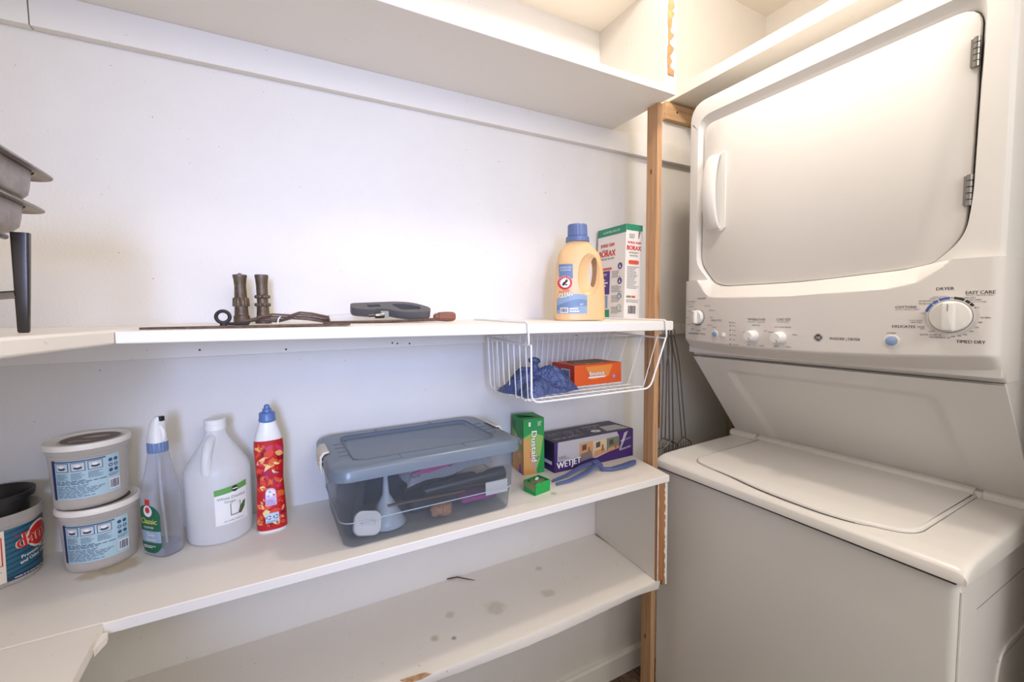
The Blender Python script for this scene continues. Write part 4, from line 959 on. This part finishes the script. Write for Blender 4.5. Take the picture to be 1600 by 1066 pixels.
b = BM(); flat(b, [tpt(926, 724, .866), tpt(934, 721, .866), tpt(938, 727, .860), tpt(942, 733, .852), tpt(955, 733, .852), tpt(975, 728, .853), tpt(988, 723, .853), tpt(992, 721, .853)], [.016, .019, .017, .016, .017, .024, .024, .010], .010); obj('handle', b, slate, tg, smooth=True)

# twig on the bottom shelf
b = BM(); tube(b, [at(698, 905, 'Z', .548), at(715, 902, 'Z', .550), at(730, 905, 'Z', .549), at(742, 907, 'Z', .548)], [.0015, .0018, .0014, .0008], 6)
tag(obj('hair_clip', b, M('dark_clip', (66, 46, 44), .5), None, smooth=True), 'thin dark clip lying at the back of the bottom shelf', 'clip')

# ------------------------------------------------------------ middle shelf: tools
rust = M('rusty_steel', (112, 92, 78), .65, .5, mottle=70, mcol=(.55, .42, .34, 1), bump=(150, .5, .002)); brass = M('aged_brass', (116, 104, 90), .5, .7, mottle=50, mcol=(.6, .5, .42, 1))
steel = M('dull_steel', (150, 144, 138), .4, .8, mottle=60, mcol=(.7, .66, .62, 1))
b = BM(); prism(b, [(-.160, -.011), (-.152, -.013), (.150, -.013), (.150, .013), (-.152, .013), (-.160, .009)], 0, .004)
o = obj('steel_bar', b, rust, None, bevel=.0006); o.location = (-.022, .885, zmid(0, .885)+.0005); tag(o, 'long flat rusty steel bar along the front of the middle shelf', 'metal bar')
def nozzle(x, y, prof, label):
    z = zmid(x, y); t = thing('hose_nozzle', label, 'nozzle', (x, y, z), 0, 'brass hose nozzles on the middle shelf')
    b = BM(); lathe(b, prof[0], 32); obj('nozzle_body', b, brass, t, smooth=True, angle=30)
    for pr_ in prof[1:]:
        b = BM(); n = 32; lathe(b, pr_, n)
        xf(b, 0, lambda c: c+Vector((c.x, c.y, 0)).normalized()*(.0006*math.cos(16*math.atan2(c.y, c.x)))); obj('grip_ring', b, brass, t, smooth=True, angle=30)
nozzle(-.056, 1.075, [[(.0145, 0), (.0150, .002), (.0148, .016), (.0130, .018), (.0122, .034), (.0118, .050), (.0105, .078), (.0120, .094), (.0128, .096), (.0128, .101), (.0095, .1015), (.004, .102), (.003, .104), (.001, .1045)], [(.0145, .036), (.0150, .038), (.0142, .052), (.0130, .054)]], 'brass hose nozzle with a smooth flared tip, left of the pair')
nozzle(-.017, 1.078, [[(.0150, 0), (.0154, .002), (.0142, .010), (.0125, .016), (.0112, .040), (.0105, .044), (.0108, .056), (.0110, .080), (.0122, .095), (.0128, .097), (.0128, .1025), (.010, .103), (.001, .103)], [(.0135, .036), (.0146, .038), (.0146, .0415), (.0135, .043)], [(.0130, .053), (.0144, .055), (.0140, .0585), (.0125, .060)]], 'brass hose nozzle with two raised rings, right of the pair')
b = BM(); c0 = Vector((0, 0, .0165)); tube(b, [c0+Vector((.0105*math.cos(2*PI*i/24), 0, .0105*math.sin(2*PI*i/24))) for i in range(24)], .0032, 10, closed=True)
lathe(b, [(.0045, .0), (.0060, .001), (.0045, .006)], 12); tube(b, [(.004, 0, .004), (.022, 0, .0035), (.040, .003, .0035)], .0028, 8)
o = obj('eye_bolt', b, M('black_iron', (48, 46, 46), .5, .5), None, smooth=True); o.location = (-.079, .955, zmid(-.08, .955)+.0008); tag(o, 'small black iron eye bolt standing behind the steel bar', 'eye bolt')
def strap(x, y, z, L_, rz, seed, label):
    r = random.Random(seed); pts = [(-L_/2, 0), (-L_*.30, .006), (-L_*.05, .004), (L_*.08, .010), (L_*.25, .008), (L_*.5, .001)]
    b = BM(); prism(b, [(a, c+.0038) for a, c in pts]+[(a, c) for a, c in pts[::-1]], -.007, .007, 0, lambda u, v, w: (u, w, v)); o = obj('bent_strap', b, rust, None, bevel=.0004)
    o.location = (x, y, z); o.rotation_euler = (0, math.radians(1.0), rz); tag(o, label, 'metal strap', 'bent rusty straps by the nozzles')
for k, l in enumerate(('lowest', 'second lowest', 'third lowest', 'topmost')):
    strap(.020+.006*k, .985-.004*k, zmid(.02, .98)+.001+.0039*k, .170-.014*k, math.radians((-7, 3, -2, 7)[k]), k, 'bent rusty steel strap, %s of the small bundle' % l)
b = BM(); tube(b, [(-.004, -.012, -.004), (-.002, -.014, .006), (.004, -.008, .014), (.009, .004, .0195), (.006, .012, .015)], .0014, 6)
o = obj('twist_tie', b, whitep, None, smooth=True); o.location = (.012, .978, zmid(0, .98)+.006); tag(o, 'white twist tie round the bundle of rusty straps', 'tie')
# hand saw with grey pistol handle
sw = thing('hand_saw', 'hand saw with a dark grey handle lying on the middle shelf', 'saw', (.245, 1.06, zmid(.25, 1.06)))
hg = M('dark_grey_handle', (84, 82, 80), .5, bump=(200, .3, .001))
outl = rpoly([(-.090, .020), (-.088, -.012), (-.050, -.022), (-.020, -.012), (.020, -.040), (.084, -.036), (.092, -.010), (.060, .024), (.02, .032)], [.012, .01, .02, .02, .02, .02, .02, .03, .02], 4)
b = BM(); prism(b, outl, .018, .036); o = obj('handle', b, hg, sw); c = BM(); prism(c, rpoly([(.000, .016), (.018, -.022), (.066, -.020), (.068, -.004), (.04, .014)], [.012]*5, 4), -.01, .08); co = obj('cutter', c, hg, sw)
subtract(o, co)
c = BM(); prism(c, rpoly([(-.056, .008), (-.052, -.006), (-.024, -.002), (-.026, .012)], [.004]*4, 3), -.01, .08); co = obj('cutter', c, hg, sw); subtract(o, co)
o.rotation_euler[0] = math.radians(22); o.location = (0, -.004, .004)
bv = o.modifiers.new('bevel', 'BEVEL'); bv.width = .004; bv.segments = 3; bv.limit_method = 'ANGLE'
b = BM(); prism(b, [(-.08, .012), (-.08, -.006), (-.26, .000), (-.262, .006)], .020, .0212); bmesh.ops.rotate(b, verts=b.verts[:], cent=(-.08, 0, .02), matrix=Matrix.Rotation(-.062, 3, 'Y')); obj('blade', b, steel, sw)
b = BM(); lathe(b, [(.006, -.008), (.007, -.006), (.007, .006), (.006, .008)], 12); xf(b, 0, lambda c: (c.z*1.3-.030, c.y-.030, c.x+.0165)); tube(b, [(-.055, -.028, .016), (-.040, -.030, .0165)], .0035, 8); box(b, -.028, -.010, -.033, -.029, .010, .026); obj('clamp_nut', b, chrome, sw, smooth=True)
fs = thing('wood_handled_file', 'old rusty rasp with a worn reddish wooden handle', 'file', (.245, 1.018, zmid(.25, 1.02)))
b = BM(); P = [(-.130, 0), (-.07, .003), (.06, .004), (.105, .006)]
loft(b, [[(x, -w, .0015), (x, w, .0015), (x, w, .0015+h), (x, -w, .0015+h)] for x, w, h in ((-.150, .006, .003), (-.09, .011, .004), (.04, .012, .005), (.07, .006, .007), (.11, .004, .008))]); obj('blade', b, M('brown_steel', (112, 88, 72), .7, .3, mottle=90, mcol=(.6, .45, .35, 1)), fs)
b = BM(); lathe(b, [(.006, .095), (.0085, .100), (.0085, .104), (.0105, .106), (.0118, .125), (.0112, .142), (.009, .147), (.003, .149)], 20); xf(b, 0, lambda c: (c.z, c.x, c.y+.0120)); obj('handle', b, M('red_brown_wood', (140, 88, 68), .55, grain='X', gdark=.6), fs, smooth=True)
b = BM(); tube(b, [(-.12, .02, .004), (-.05, .008, .004), (.02, .015, .004), (.09, .004, .006)], .0028, 8)
o = obj('iron_rod', b, rust, None, smooth=True); o.location = (.215, .985, zmid(.2, .98)); tag(o, 'thin crooked rusty rod lying in front of the rasp', 'rod')

# ------------------------------------------------------------ metal pans on a stand, far left
alu = M('brushed_aluminium', (168, 160, 154), .38, .85, mottle=22, mcol=(.62, .58, .55, 1))
def pan(zr, x1, y1, depth, label):
    hx, hy = .120, .160; t = thing('steam_pan', label, 'pan', (x1-hx, y1-hy, zr-depth), 0, 'metal pans at the far left')
    def q(i, z, r): return [(x, y, z) for x, y in rrect(hx-i, hy-i, r, 8)]
    b = BM(); loft(b, [q(.034, 0, .026), q(.024, .003, .028), q(.0185, .010, .030), q(.0165, .020, .032), q(.0145, depth-.0015, .034), q(.0140, depth, .034), q(.003, depth, .030), q(.000, depth-.003, .030), q(.0005, depth-.0045, .030), q(.003, depth-.0035, .030), q(.0125, depth-.0015, .034)], True, False)
    obj('pan_body', b, alu, t, smooth=True, angle=50)
    return t
pan(1.4395, -.249, .812, .0375, 'dull metal pan with rounded rim, lower of the two nested pans')
pan(1.4830, -.241, .818, .040, 'dull metal pan with rounded rim, upper of the two nested pans')
st = thing('pan_stand', 'low metal stand with tapered legs under the pans at far left', 'stand', (-.375, .64, 1.2825))
sm = M('polished_steel_dark', (72, 68, 65), .25, .8)
for sx, sy in ((1, 1), (-1, 1), (1, -1), (-1, -1)):
    b = BM(); rg = []
    for z, w_, o_ in ((0, .0040, -.004), (.002, .0050, -.004), (.045, .0062, -.0025), (.119, .0080, 0)): rg.append([((x*w_)+sx*(.116)+o_*sx, y*w_*.6+sy*.105, z) for x, y in rrect(1, 1, .3, 3)])
    loft(b, rg); obj('leg', b, sm, st, smooth=True)
for sy in (1, -1):
    b = BM(); tube(b, [(-.108, sy*.105, .046), (-.05, sy*.105, .040), (.05, sy*.105, .040), (.108, sy*.105, .046)], .005, 10)
    obj('cross_bar', b, M('polished_bar', (150, 146, 142), .2, .9), st, smooth=True)
for sx in (1, -1):
    b = BM(); tube(b, [(sx*.10, -.112, .1145), (sx*.10, .112, .1145)], .0035, 8)
    obj('top_rail', b, sm, st, smooth=True)

# ------------------------------------------------------------ detergent and borax
tanp = M('tan_plastic', (228, 186, 134), .35, sss=.1)
dg = thing('detergent_bottle', 'tan laundry detergent bottle with blue cap', 'bottle', (.745, .985, zmid(.745, .985)+.0014), math.radians(-24))
def bw(z):   # half width, centre shift
    P = [(0, .066, 0), (.004, .070, 0), (.05, .0705, 0), (.10, .0685, 0), (.15, .0635, 0), (.178, .056, -.001), (.190, .049, -.002), (.200, .039, -.003), (.208, .031, -.004), (.214, .029, -.004)]
    for a, c in zip(P, P[1:]):
        if z <= c[0]: t = (z-a[0])/(c[0]-a[0]); return a[1]+(c[1]-a[1])*t, a[2]+(c[2]-a[2])*t
    return P[-1][1:]
def bd(z): return .038*(1-.35*max(0, (z-.12)/.096)**1.5)
b = BM(); loft(b, [ell(bw(z)[1], 0, z, bw(z)[0], min(bd(z), bw(z)[0]), 48, 2.8 if z < .18 else 2.3) for z in (0, .002, .005, .02, .05, .08, .10, .12, .14, .155, .168, .178, .186, .192, .198, .203, .208, .214)])
body = obj('bottle_body', b, tanp, dg, smooth=True)
def blob(cx, cz, hx, hy, hz, tilt, y0):
    bm = BM(); loft(bm, [ell(0, 0, hz*math.sin(t), max(1e-4, hx*math.cos(t)**.8), max(1e-4, hy*math.cos(t)**.8), 24) for t in [-PI/2*.98+PI*.98*i/14 for i in range(15)]])
    bmesh.ops.rotate(bm, verts=bm.verts[:], cent=(0, 0, 0), matrix=Matrix.Rotation(tilt, 3, 'Y')); bmesh.ops.translate(bm, verts=bm.verts[:], vec=(cx, y0, cz)); return obj('cutter', bm, tanp, dg)
for y0 in (-.041, .041): subtract(body, blob(.022, .125, .034, .020, .060, .10, y0))
subtract(body, blob(.034, .128, .0105, .06, .043, .06, 0))
b = BM(); n = 48
for (r0, z0, z1) in ((.0315, .212, .225),): lathe(b, [(r0, z0), (r0+.0006, z0+.001), (r0, z1), (r0-.002, z1+.001)], n, cx=-.004)
rg = []
for z, r0 in ((.226, .0255), (.228, .0270), (.256, .0262), (.259, .0248)): rg.append([(-.004+(r0-(.0007 if i % 2 else 0))*math.cos(2*PI*i/n), (r0-(.0007 if i % 2 else 0))*math.sin(2*PI*i/n), z) for i in range(n)])
loft(b, rg); obj('cap', b, M('cap_slate_blue', (96, 114, 158), .4), dg, smooth=True, angle=20)
def bmap(u, v, h):
    a, s_ = bw(v); c = min(bd(v), a); q = min(.999, abs((u-s_)/a)); return Vector((u, -c*(1-q**2.8)**(1/2.8)-.0007-h, v))
lb = M('label_blue_wash', (134, 158, 186), .4); lb2 = M('label_blue_deep', (104, 130, 166), .4); lw_ = M('label_white_2', (236, 232, 226), .4)
p = Print()
def strip(pts_top, pts_bot, m, lay):
    vs = []; fs = []
    for (a, c), (d, e) in zip(pts_top, pts_bot): vs += [(a, c), (d, e)]
    for i in range(len(pts_top)-1): fs.append((2*i+1, 2*i+3, 2*i+2, 2*i))
    p.add(vs, fs, m, lay)
xs_ = [-.066+.079*i/12 for i in range(13)]
strip([(x, .058+.012*math.sin((x+.066)*30)) for x in xs_], [(x, .018) for x in xs_], lb, 0)
strip([(x, .046+.010*math.sin((x+.05)*36)) for x in xs_], [(x, .030+.008*math.sin((x+.05)*30)) for x in xs_], lb2, 1)
xs_ = [-.060+.035*i/6 for i in range(7)]
strip([(x, .150) for x in xs_], [(x, .116-.01*math.sin((x+.06)*80)) for x in xs_], lb2, 0)
p.text('2X BAKING SODA', -.057, .139, .0045, lw_, 2, w=.028); p.text('& ENZYMES', -.056, .132, .0045, lw_, 2, w=.026)
p.disc(-.0455, .100, .0190, lw_, 2, n=32); p.disc(-.0455, .100, .0185, redl, 3, n=32, r0=.0128); p.disc(-.0455, .100, .0115, lw_, 3, n=24)
p.poly([(-.0535, .094), (-.049, .0925), (-.0445, .099), (-.040, .102), (-.0385, .108), (-.043, .109), (-.046, .104), (-.0505, .101)], ink, 5); p.poly([(-.047, .0945), (-.040, .093), (-.039, .0955), (-.0455, .0975)], ink, 5)
for k, (s, a) in enumerate((('A', 150), ('R', 128), ('M', 106), ('&', 86), ('H', 62), ('A', 42))):
    t = math.radians(a); p.text(s, -.0455+.0156*math.cos(t), .100+.0156*math.sin(t)-.0015, .0036, lw_, 5, al='c', rot=0)
p.text('PLUS OXI', -.060, .073, .0055, redl, 3, w=.026, rot=.15); p.text('CLEAN', -.060, .060, .0115, ink, 3, w=.034, rot=.15, bold=.0012); p.text('CLEAN', -.060, .060, .0115, lw_, 4, w=.034, rot=.15, bold=.0006)
p.rect(-.058, .020, -.038, .034, lw_, 2); p.barcode(-.0565, .022, -.0395, .032, navy, 3); p.lines(-.034, .022, .006, .036, 2, lw_, 2, 3, .55); p.text('64', -.006, .040, .006, lw_, 2)
p.build('label', dg, bmap, seg=.008)

bo = thing('borax_box', 'tall white borax box with green top, leaning beside the detergent bottle', 'box', (.956, 1.068, zmid(.96, 1.07)+.002), math.radians(-2), ry=math.radians(2.0))
W_, D_, H_ = .031, .068, .280
b = BM(); box(b, -W_, W_, -D_, D_, 0, H_); obj('carton', b, M('box_white', (232, 226, 216), .5), bo, bevel=.001)
bg_ = M('box_teal_green', (40, 140, 104), .45); dp = M('box_deep_purple', (76, 48, 128), .45); orr = M('box_orange_red', (216, 84, 62), .45)
p = Print(); p.rect(-D_, H_-.024, D_, H_, bg_, 0); p.text('ALL NATURAL SINCE 1891', 0, H_-.016, .007, paper, 1, w=.078, al='c')
p.text('20 MULE TEAM', 0-.018, .222, .011, redl, 1, w=.066, al='c', bold=.0004); p.text('BORAX', -.018, .192, .020, redl, 1, w=.078, al='c', bold=.0010); p.text('DETERGENT BOOSTER', -.018, .182, .006, ink, 1, w=.070, al='c')
p.lines(-.045, .212, .006, .217, 1, ink, 1); p.rect(-.045, .150, .006, .157, orr, 1)
p.rect(-.066, .074, -.002, .147, dp, 1); p.text('LAUNDRY', -.060, .132, .008, paper, 2, w=.045); p.lines(-.058, .080, -.008, .126, 5, paper, 2, 3, .5); p.rect(-.066, .030, -.010, .070, lb, 1); p.rect(-.066, 0, .0, .026, bg_, 1)
for z, m in ((.158, dp), (.113, dp), (.068, lb), (.032, bg_)): p.disc(.045, z, .010, m, 1, n=20, r0=.0085 if z < .05 else 0); p.poly([(.041, z-.005), (.045, z+.006), (.049, z-.005)], paper, 2)
for i, z in enumerate((.125, .080, .050, .015)): p.lines(.008, z, .060, z+.022, 5, greyink, 1, i+5)
p.build('print', bo, plane((-W_-.0003, 0, 0), (0, -1, 0), (0, 0, 1)))
p = Print(); p.rect(-W_, H_-.018, W_, H_, bg_, 0); p.poly([(.016, H_-.018), (.024, H_-.018), (.018, H_-.040), (.015, H_-.040)], greyink, 1); p.lines(-.02, H_-.040, .010, H_-.026, 3, greyink, 1)
p.text('20 MULE TEAM', 0, .223, .007, redl, 1, w=.050, al='c', bold=.0003); p.text('BORAX', 0, .204, .014, redl, 1, w=.054, al='c', bold=.0007); p.text('DETERGENT', 0, .194, .005, ink, 1, w=.036, al='c'); p.text('BOOSTER', 0, .185, .005, ink, 1, w=.030, al='c')
p.poly([(x, y+.168) for x, y in rrect(.020, .006, .005, 3)], orr, 1); p.lines(-.024, .090, .024, .158, 14, greyink, 1, 12)
p.rect(-.024, .062, -.006, .068, M('olive_print', (120, 140, 80), .5), 1); p.rect(-.004, .062, .010, .068, orr, 1); p.lines(-.024, .048, .024, .058, 3, greyink, 1, 2); p.barcode(-.016, .014, .014, .038, ink, 1)
p.build('print', bo, plane((0, -D_-.0003, 0), (1, 0, 0), (0, 0, 1)))

# ------------------------------------------------------------ under-shelf wire basket
bk = thing('wire_basket', 'white wire basket hooked under the middle shelf', 'basket', (.70, .95, 1.09))
YF, YK = .835, 1.065; XL, XR = .500, .868; ZB, ZT = 1.097, 1.232
def wire(name, pts, r, closed=False, f=0):
    b = BM(); tube(b, fil(pts, f) if f else pts, r, 8, closed=closed); return obj(name, b, wirew, bk, smooth=True, world=True)
def zt(x, y): return zmid(x, y)+.0024
for nm, x, x2 in (('left', XL-.006, XL), ('right', .920, .920)):
    wire('hook_wire', [(x-.002, 1.125, zt(x, 1.125)), (x, YF+.002, zt(x, YF)+.001), (x, YF-.0005, 1.226), (x2, YK-.02, ZT)], .0024, f=.008)
# bottom and end frame
wire('frame_wire', [(XL, YF, 1.226), (XL, YF, ZB), (.862, YF, ZB), (.917, YF, 1.226)], .0024, f=.022)
wire('frame_wire', [(XL+.004, YK, ZT+.004), (XL+.010, YK, ZB-.003), (.880, YK, ZB-.003), (.917, YK, ZT+.004)], .0020, f=.018)
wire('frame_wire', [(XL, YF, ZT-.006), (XL+.004, YK, ZT+.004), (.917, YK, ZT+.004), (.919, YF, ZT-.006)], .0018, f=.006)
for i in range(1, 8):
    y = YF+(YK-YF)*i/8; wire('side_wire', [(XL+.002, y, ZT), (XL+.008, y, ZB-.001), (XL+.02, y, ZB-.001)], .0013, f=.010)
for i in (1, 3, 5, 7):
    y = YF+(YK-YF)*i/8; wire('side_wire', [(.917, y, ZT), (.866, y, ZB-.001), (.85, y, ZB-.001)], .0013, f=.015)
for i in range(1, 21):
    x = XL+.01+(.905-XL-.01)*i/21; xb = XL+.012+(.872-XL-.012)*i/21; wire('back_wire', [(x, YK, ZT+.004), (xb, YK-.001, ZB+.0005), (xb, YK-.012, ZB)], .0011, f=.01)
for i in range(1, 15):
    x = XL+(.862-XL)*i/15; wire('bottom_wire', [(x, YF, ZB-.002), (x, YK, ZB-.004)], .0012)
for i in range(1, 6):
    y = YF+(YK-YF)*i/6; wire('bottom_wire', [(XL+.004, y, ZB), (.868, y, ZB)], .0015)
b = crumple(40, 26, .088, .068, .060, 9, 12)
bag = obj('plastic_bag', b, M('blue_bag', (74, 88, 132), .3, spec=.6, bump=(75, 1, .012)), None, smooth=True, angle=80); bag.location = (.592, .955, ZB+.0025); bag.rotation_euler[2] = .2
tag(bag, 'crumpled blue plastic bag in the wire basket', 'bag')
b = BM(); rg = []
for z, r0, dx_ in ((.045, .020, 0), (.058, .009, -.002), (.066, .006, -.004), (.074, .013, -.005), (.082, .012, -.008), (.086, .006, -.010)): rg.append([(-.004+dx_+r0*(1+.25*math.sin(3*i))*math.cos(2*PI*i/12), .004+r0*(1+.25*math.cos(4*i))*math.sin(2*PI*i/12), z) for i in range(12)])
loft(b, rg); obj('knot', b, MATS['blue_bag'], bag, smooth=True, angle=80)
bz = thing('dryer_sheet_box', 'bright orange box in the wire basket, white lettering', 'box', (.786, 1.004, ZB+.0025), 0)
W_, D_, H_ = .082, .053, .056
o1 = M('box_bright_orange', (226, 92, 34), .42); o2 = M('box_light_orange', (232, 142, 62), .42); o3 = M('box_red_orange', (196, 50, 26), .45)
b = BM(); box(b, -W_, W_, -D_, D_, 0, H_); obj('carton', b, o1, bz, bevel=.001)
b = BM(); prism(b, [(-.06, -.02), (-.035, -.045), (.03, -.042), (.06, -.02), (.055, .03), (-.05, .028)], H_+.0003, H_+.0025); obj('torn_top', b, M('torn_card', (170, 140, 118), .8, mottle=50), bz)
p = Print(); p.poly([(-W_, 0), (W_, 0), (W_, .030), (.052, .052), (-.05, .050), (-.03, .010)], o1, 0); p.poly([(-.045, .050), (.050, .052), (.034, .020), (-.026, .014)], o2, 1)
p.poly([(-.038, .018), (.022, .018), (.026, .022), (-.034, .022)], paper, 2); p.text('bounce', -.006, .025, .013, dp, 2, w=.052, al='c', bold=.0011); p.text('bounce', -.006, .0252, .0125, paper, 3, w=.051, al='c', bold=.0005)
p.disc(.054, .018, .005, M('lilac_tool', (150, 150, 200), .5), 2, n=16); p.lines(.060, .010, .078, .030, 5, orr, 2, 2); p.build('print', bz, plane((0, -D_-.0003, 0), (1, 0, 0), (0, 0, 1)))
p = Print(); p.rect(-D_, 0, D_, H_, o3, 0); p.rect(-.008, .010, .034, .044, M('barcode_panel', (176, 186, 206), .5), 1); p.barcode(-.004, .014, .030, .040, navy, 2); p.lines(-.048, .010, -.014, .046, 6, dp, 1, 4)
p.build('print', bz, plane((-W_-.0003, 0, 0), (0, -1, 0), (0, 0, 1)))

# ------------------------------------------------------------ things hanging on the wall beside the post
rl = at(1027, 560, 'Y', 1.14)
b = BM(); box(b, -.008, .008, 0, .0045, 0, .236); o = obj('wooden_ruler', b, M('ruler_wood', (206, 140, 78), .55, grain='Z'), None); o.location = (1.2215, 1.1432, .870); tag(o, 'narrow wooden ruler with black print hanging behind the post', 'ruler')
p = Print()
for i in range(26): p.rect(-.002 if i % 5 else -.006, .012+i*.0035, .006, .0130+i*.0035, ink, 0)
for i in range(9): p.rect(-.005, .16+i*.004, .006, .1615+i*.004, ink, 0)
p.build('print', o, plane((0, -.0002, 0), (1, 0, 0), (0, 0, 1)))
NX, NY, NZ = 1.222, 1.118, 1.228
b = BM(); tube(b, [(NX, 1.131, NZ+.004), (NX, NY-.032, NZ+.004), (NX, NY-.036, NZ+.010)], .0022, 8)
obj('hook_nail', b, M('black_iron', (48, 46, 46), .5, .5), cm, smooth=True, world=True)
dw = M('dark_wire', (128, 124, 118), .4, .6)
def grill(dx0, y, top, bot, wtop, label, wd, r=.0025):
    t = thing('grill_basket', label, 'grill basket', (NX, y, NZ-.02), 0, 'wire grill baskets hanging beside the post')
    b = BM(); tube(b, [(.011*math.cos(2*PI*i/18)+dx0*.1, 0, .0145+.0125*math.sin(2*PI*i/18)) for i in range(18)], .0016, 8, closed=True); obj('ring', b, dw, t, smooth=True)
    for s in (-1, 1):
        b = BM(); tube(b, fil([(dx0*.1+s*.006, 0, .004), (dx0*.3+s*wtop, 0, -.05), (dx0*.5+s*.008, 0, -.10), (dx0+s*.010, 0, -bot)], .02, 4), r, 8); obj('handle_wire', b, dw, t, smooth=True)
    b = BM(); z0 = -bot; h = .12; x0, x1 = dx0-wd, dx0+wd; tube(b, fil([(dx0, 0, z0+.002), (x0, 0, z0-.022), (x0, 0, z0-h), (x1, 0, z0-h), (x1, 0, z0-.022), (dx0, 0, z0+.002)], .006), r, 8); obj('basket_frame', b, dw, t, smooth=True)
    for k in range(1, 6):
        b = BM(); x = x0+(x1-x0)*k/6; tube(b, [(x, .001, z0-.014), (x, .006, z0-h)], .0012, 6); obj('grid_wire', b, dw, t, smooth=True)
    for k in range(1, 4):
        b = BM(); tube(b, [(x0, .002, z0-h*k/4-.004), (x1, .002, z0-h*k/4-.004)], .0012, 6); obj('grid_wire', b, dw, t, smooth=True)
    return t
grill(-.012, 1.108, 0, .365, .016, 'dark wire grill basket hanging closest to the wooden post', .050)
grill(.018, 1.098, 0, .375, .012, 'dark wire grill basket in the middle of the three hanging ones', .034)
grill(.070, 1.088, 0, .368, .010, 'dark wire grill basket hanging closest to the dryer', .040, .0020)
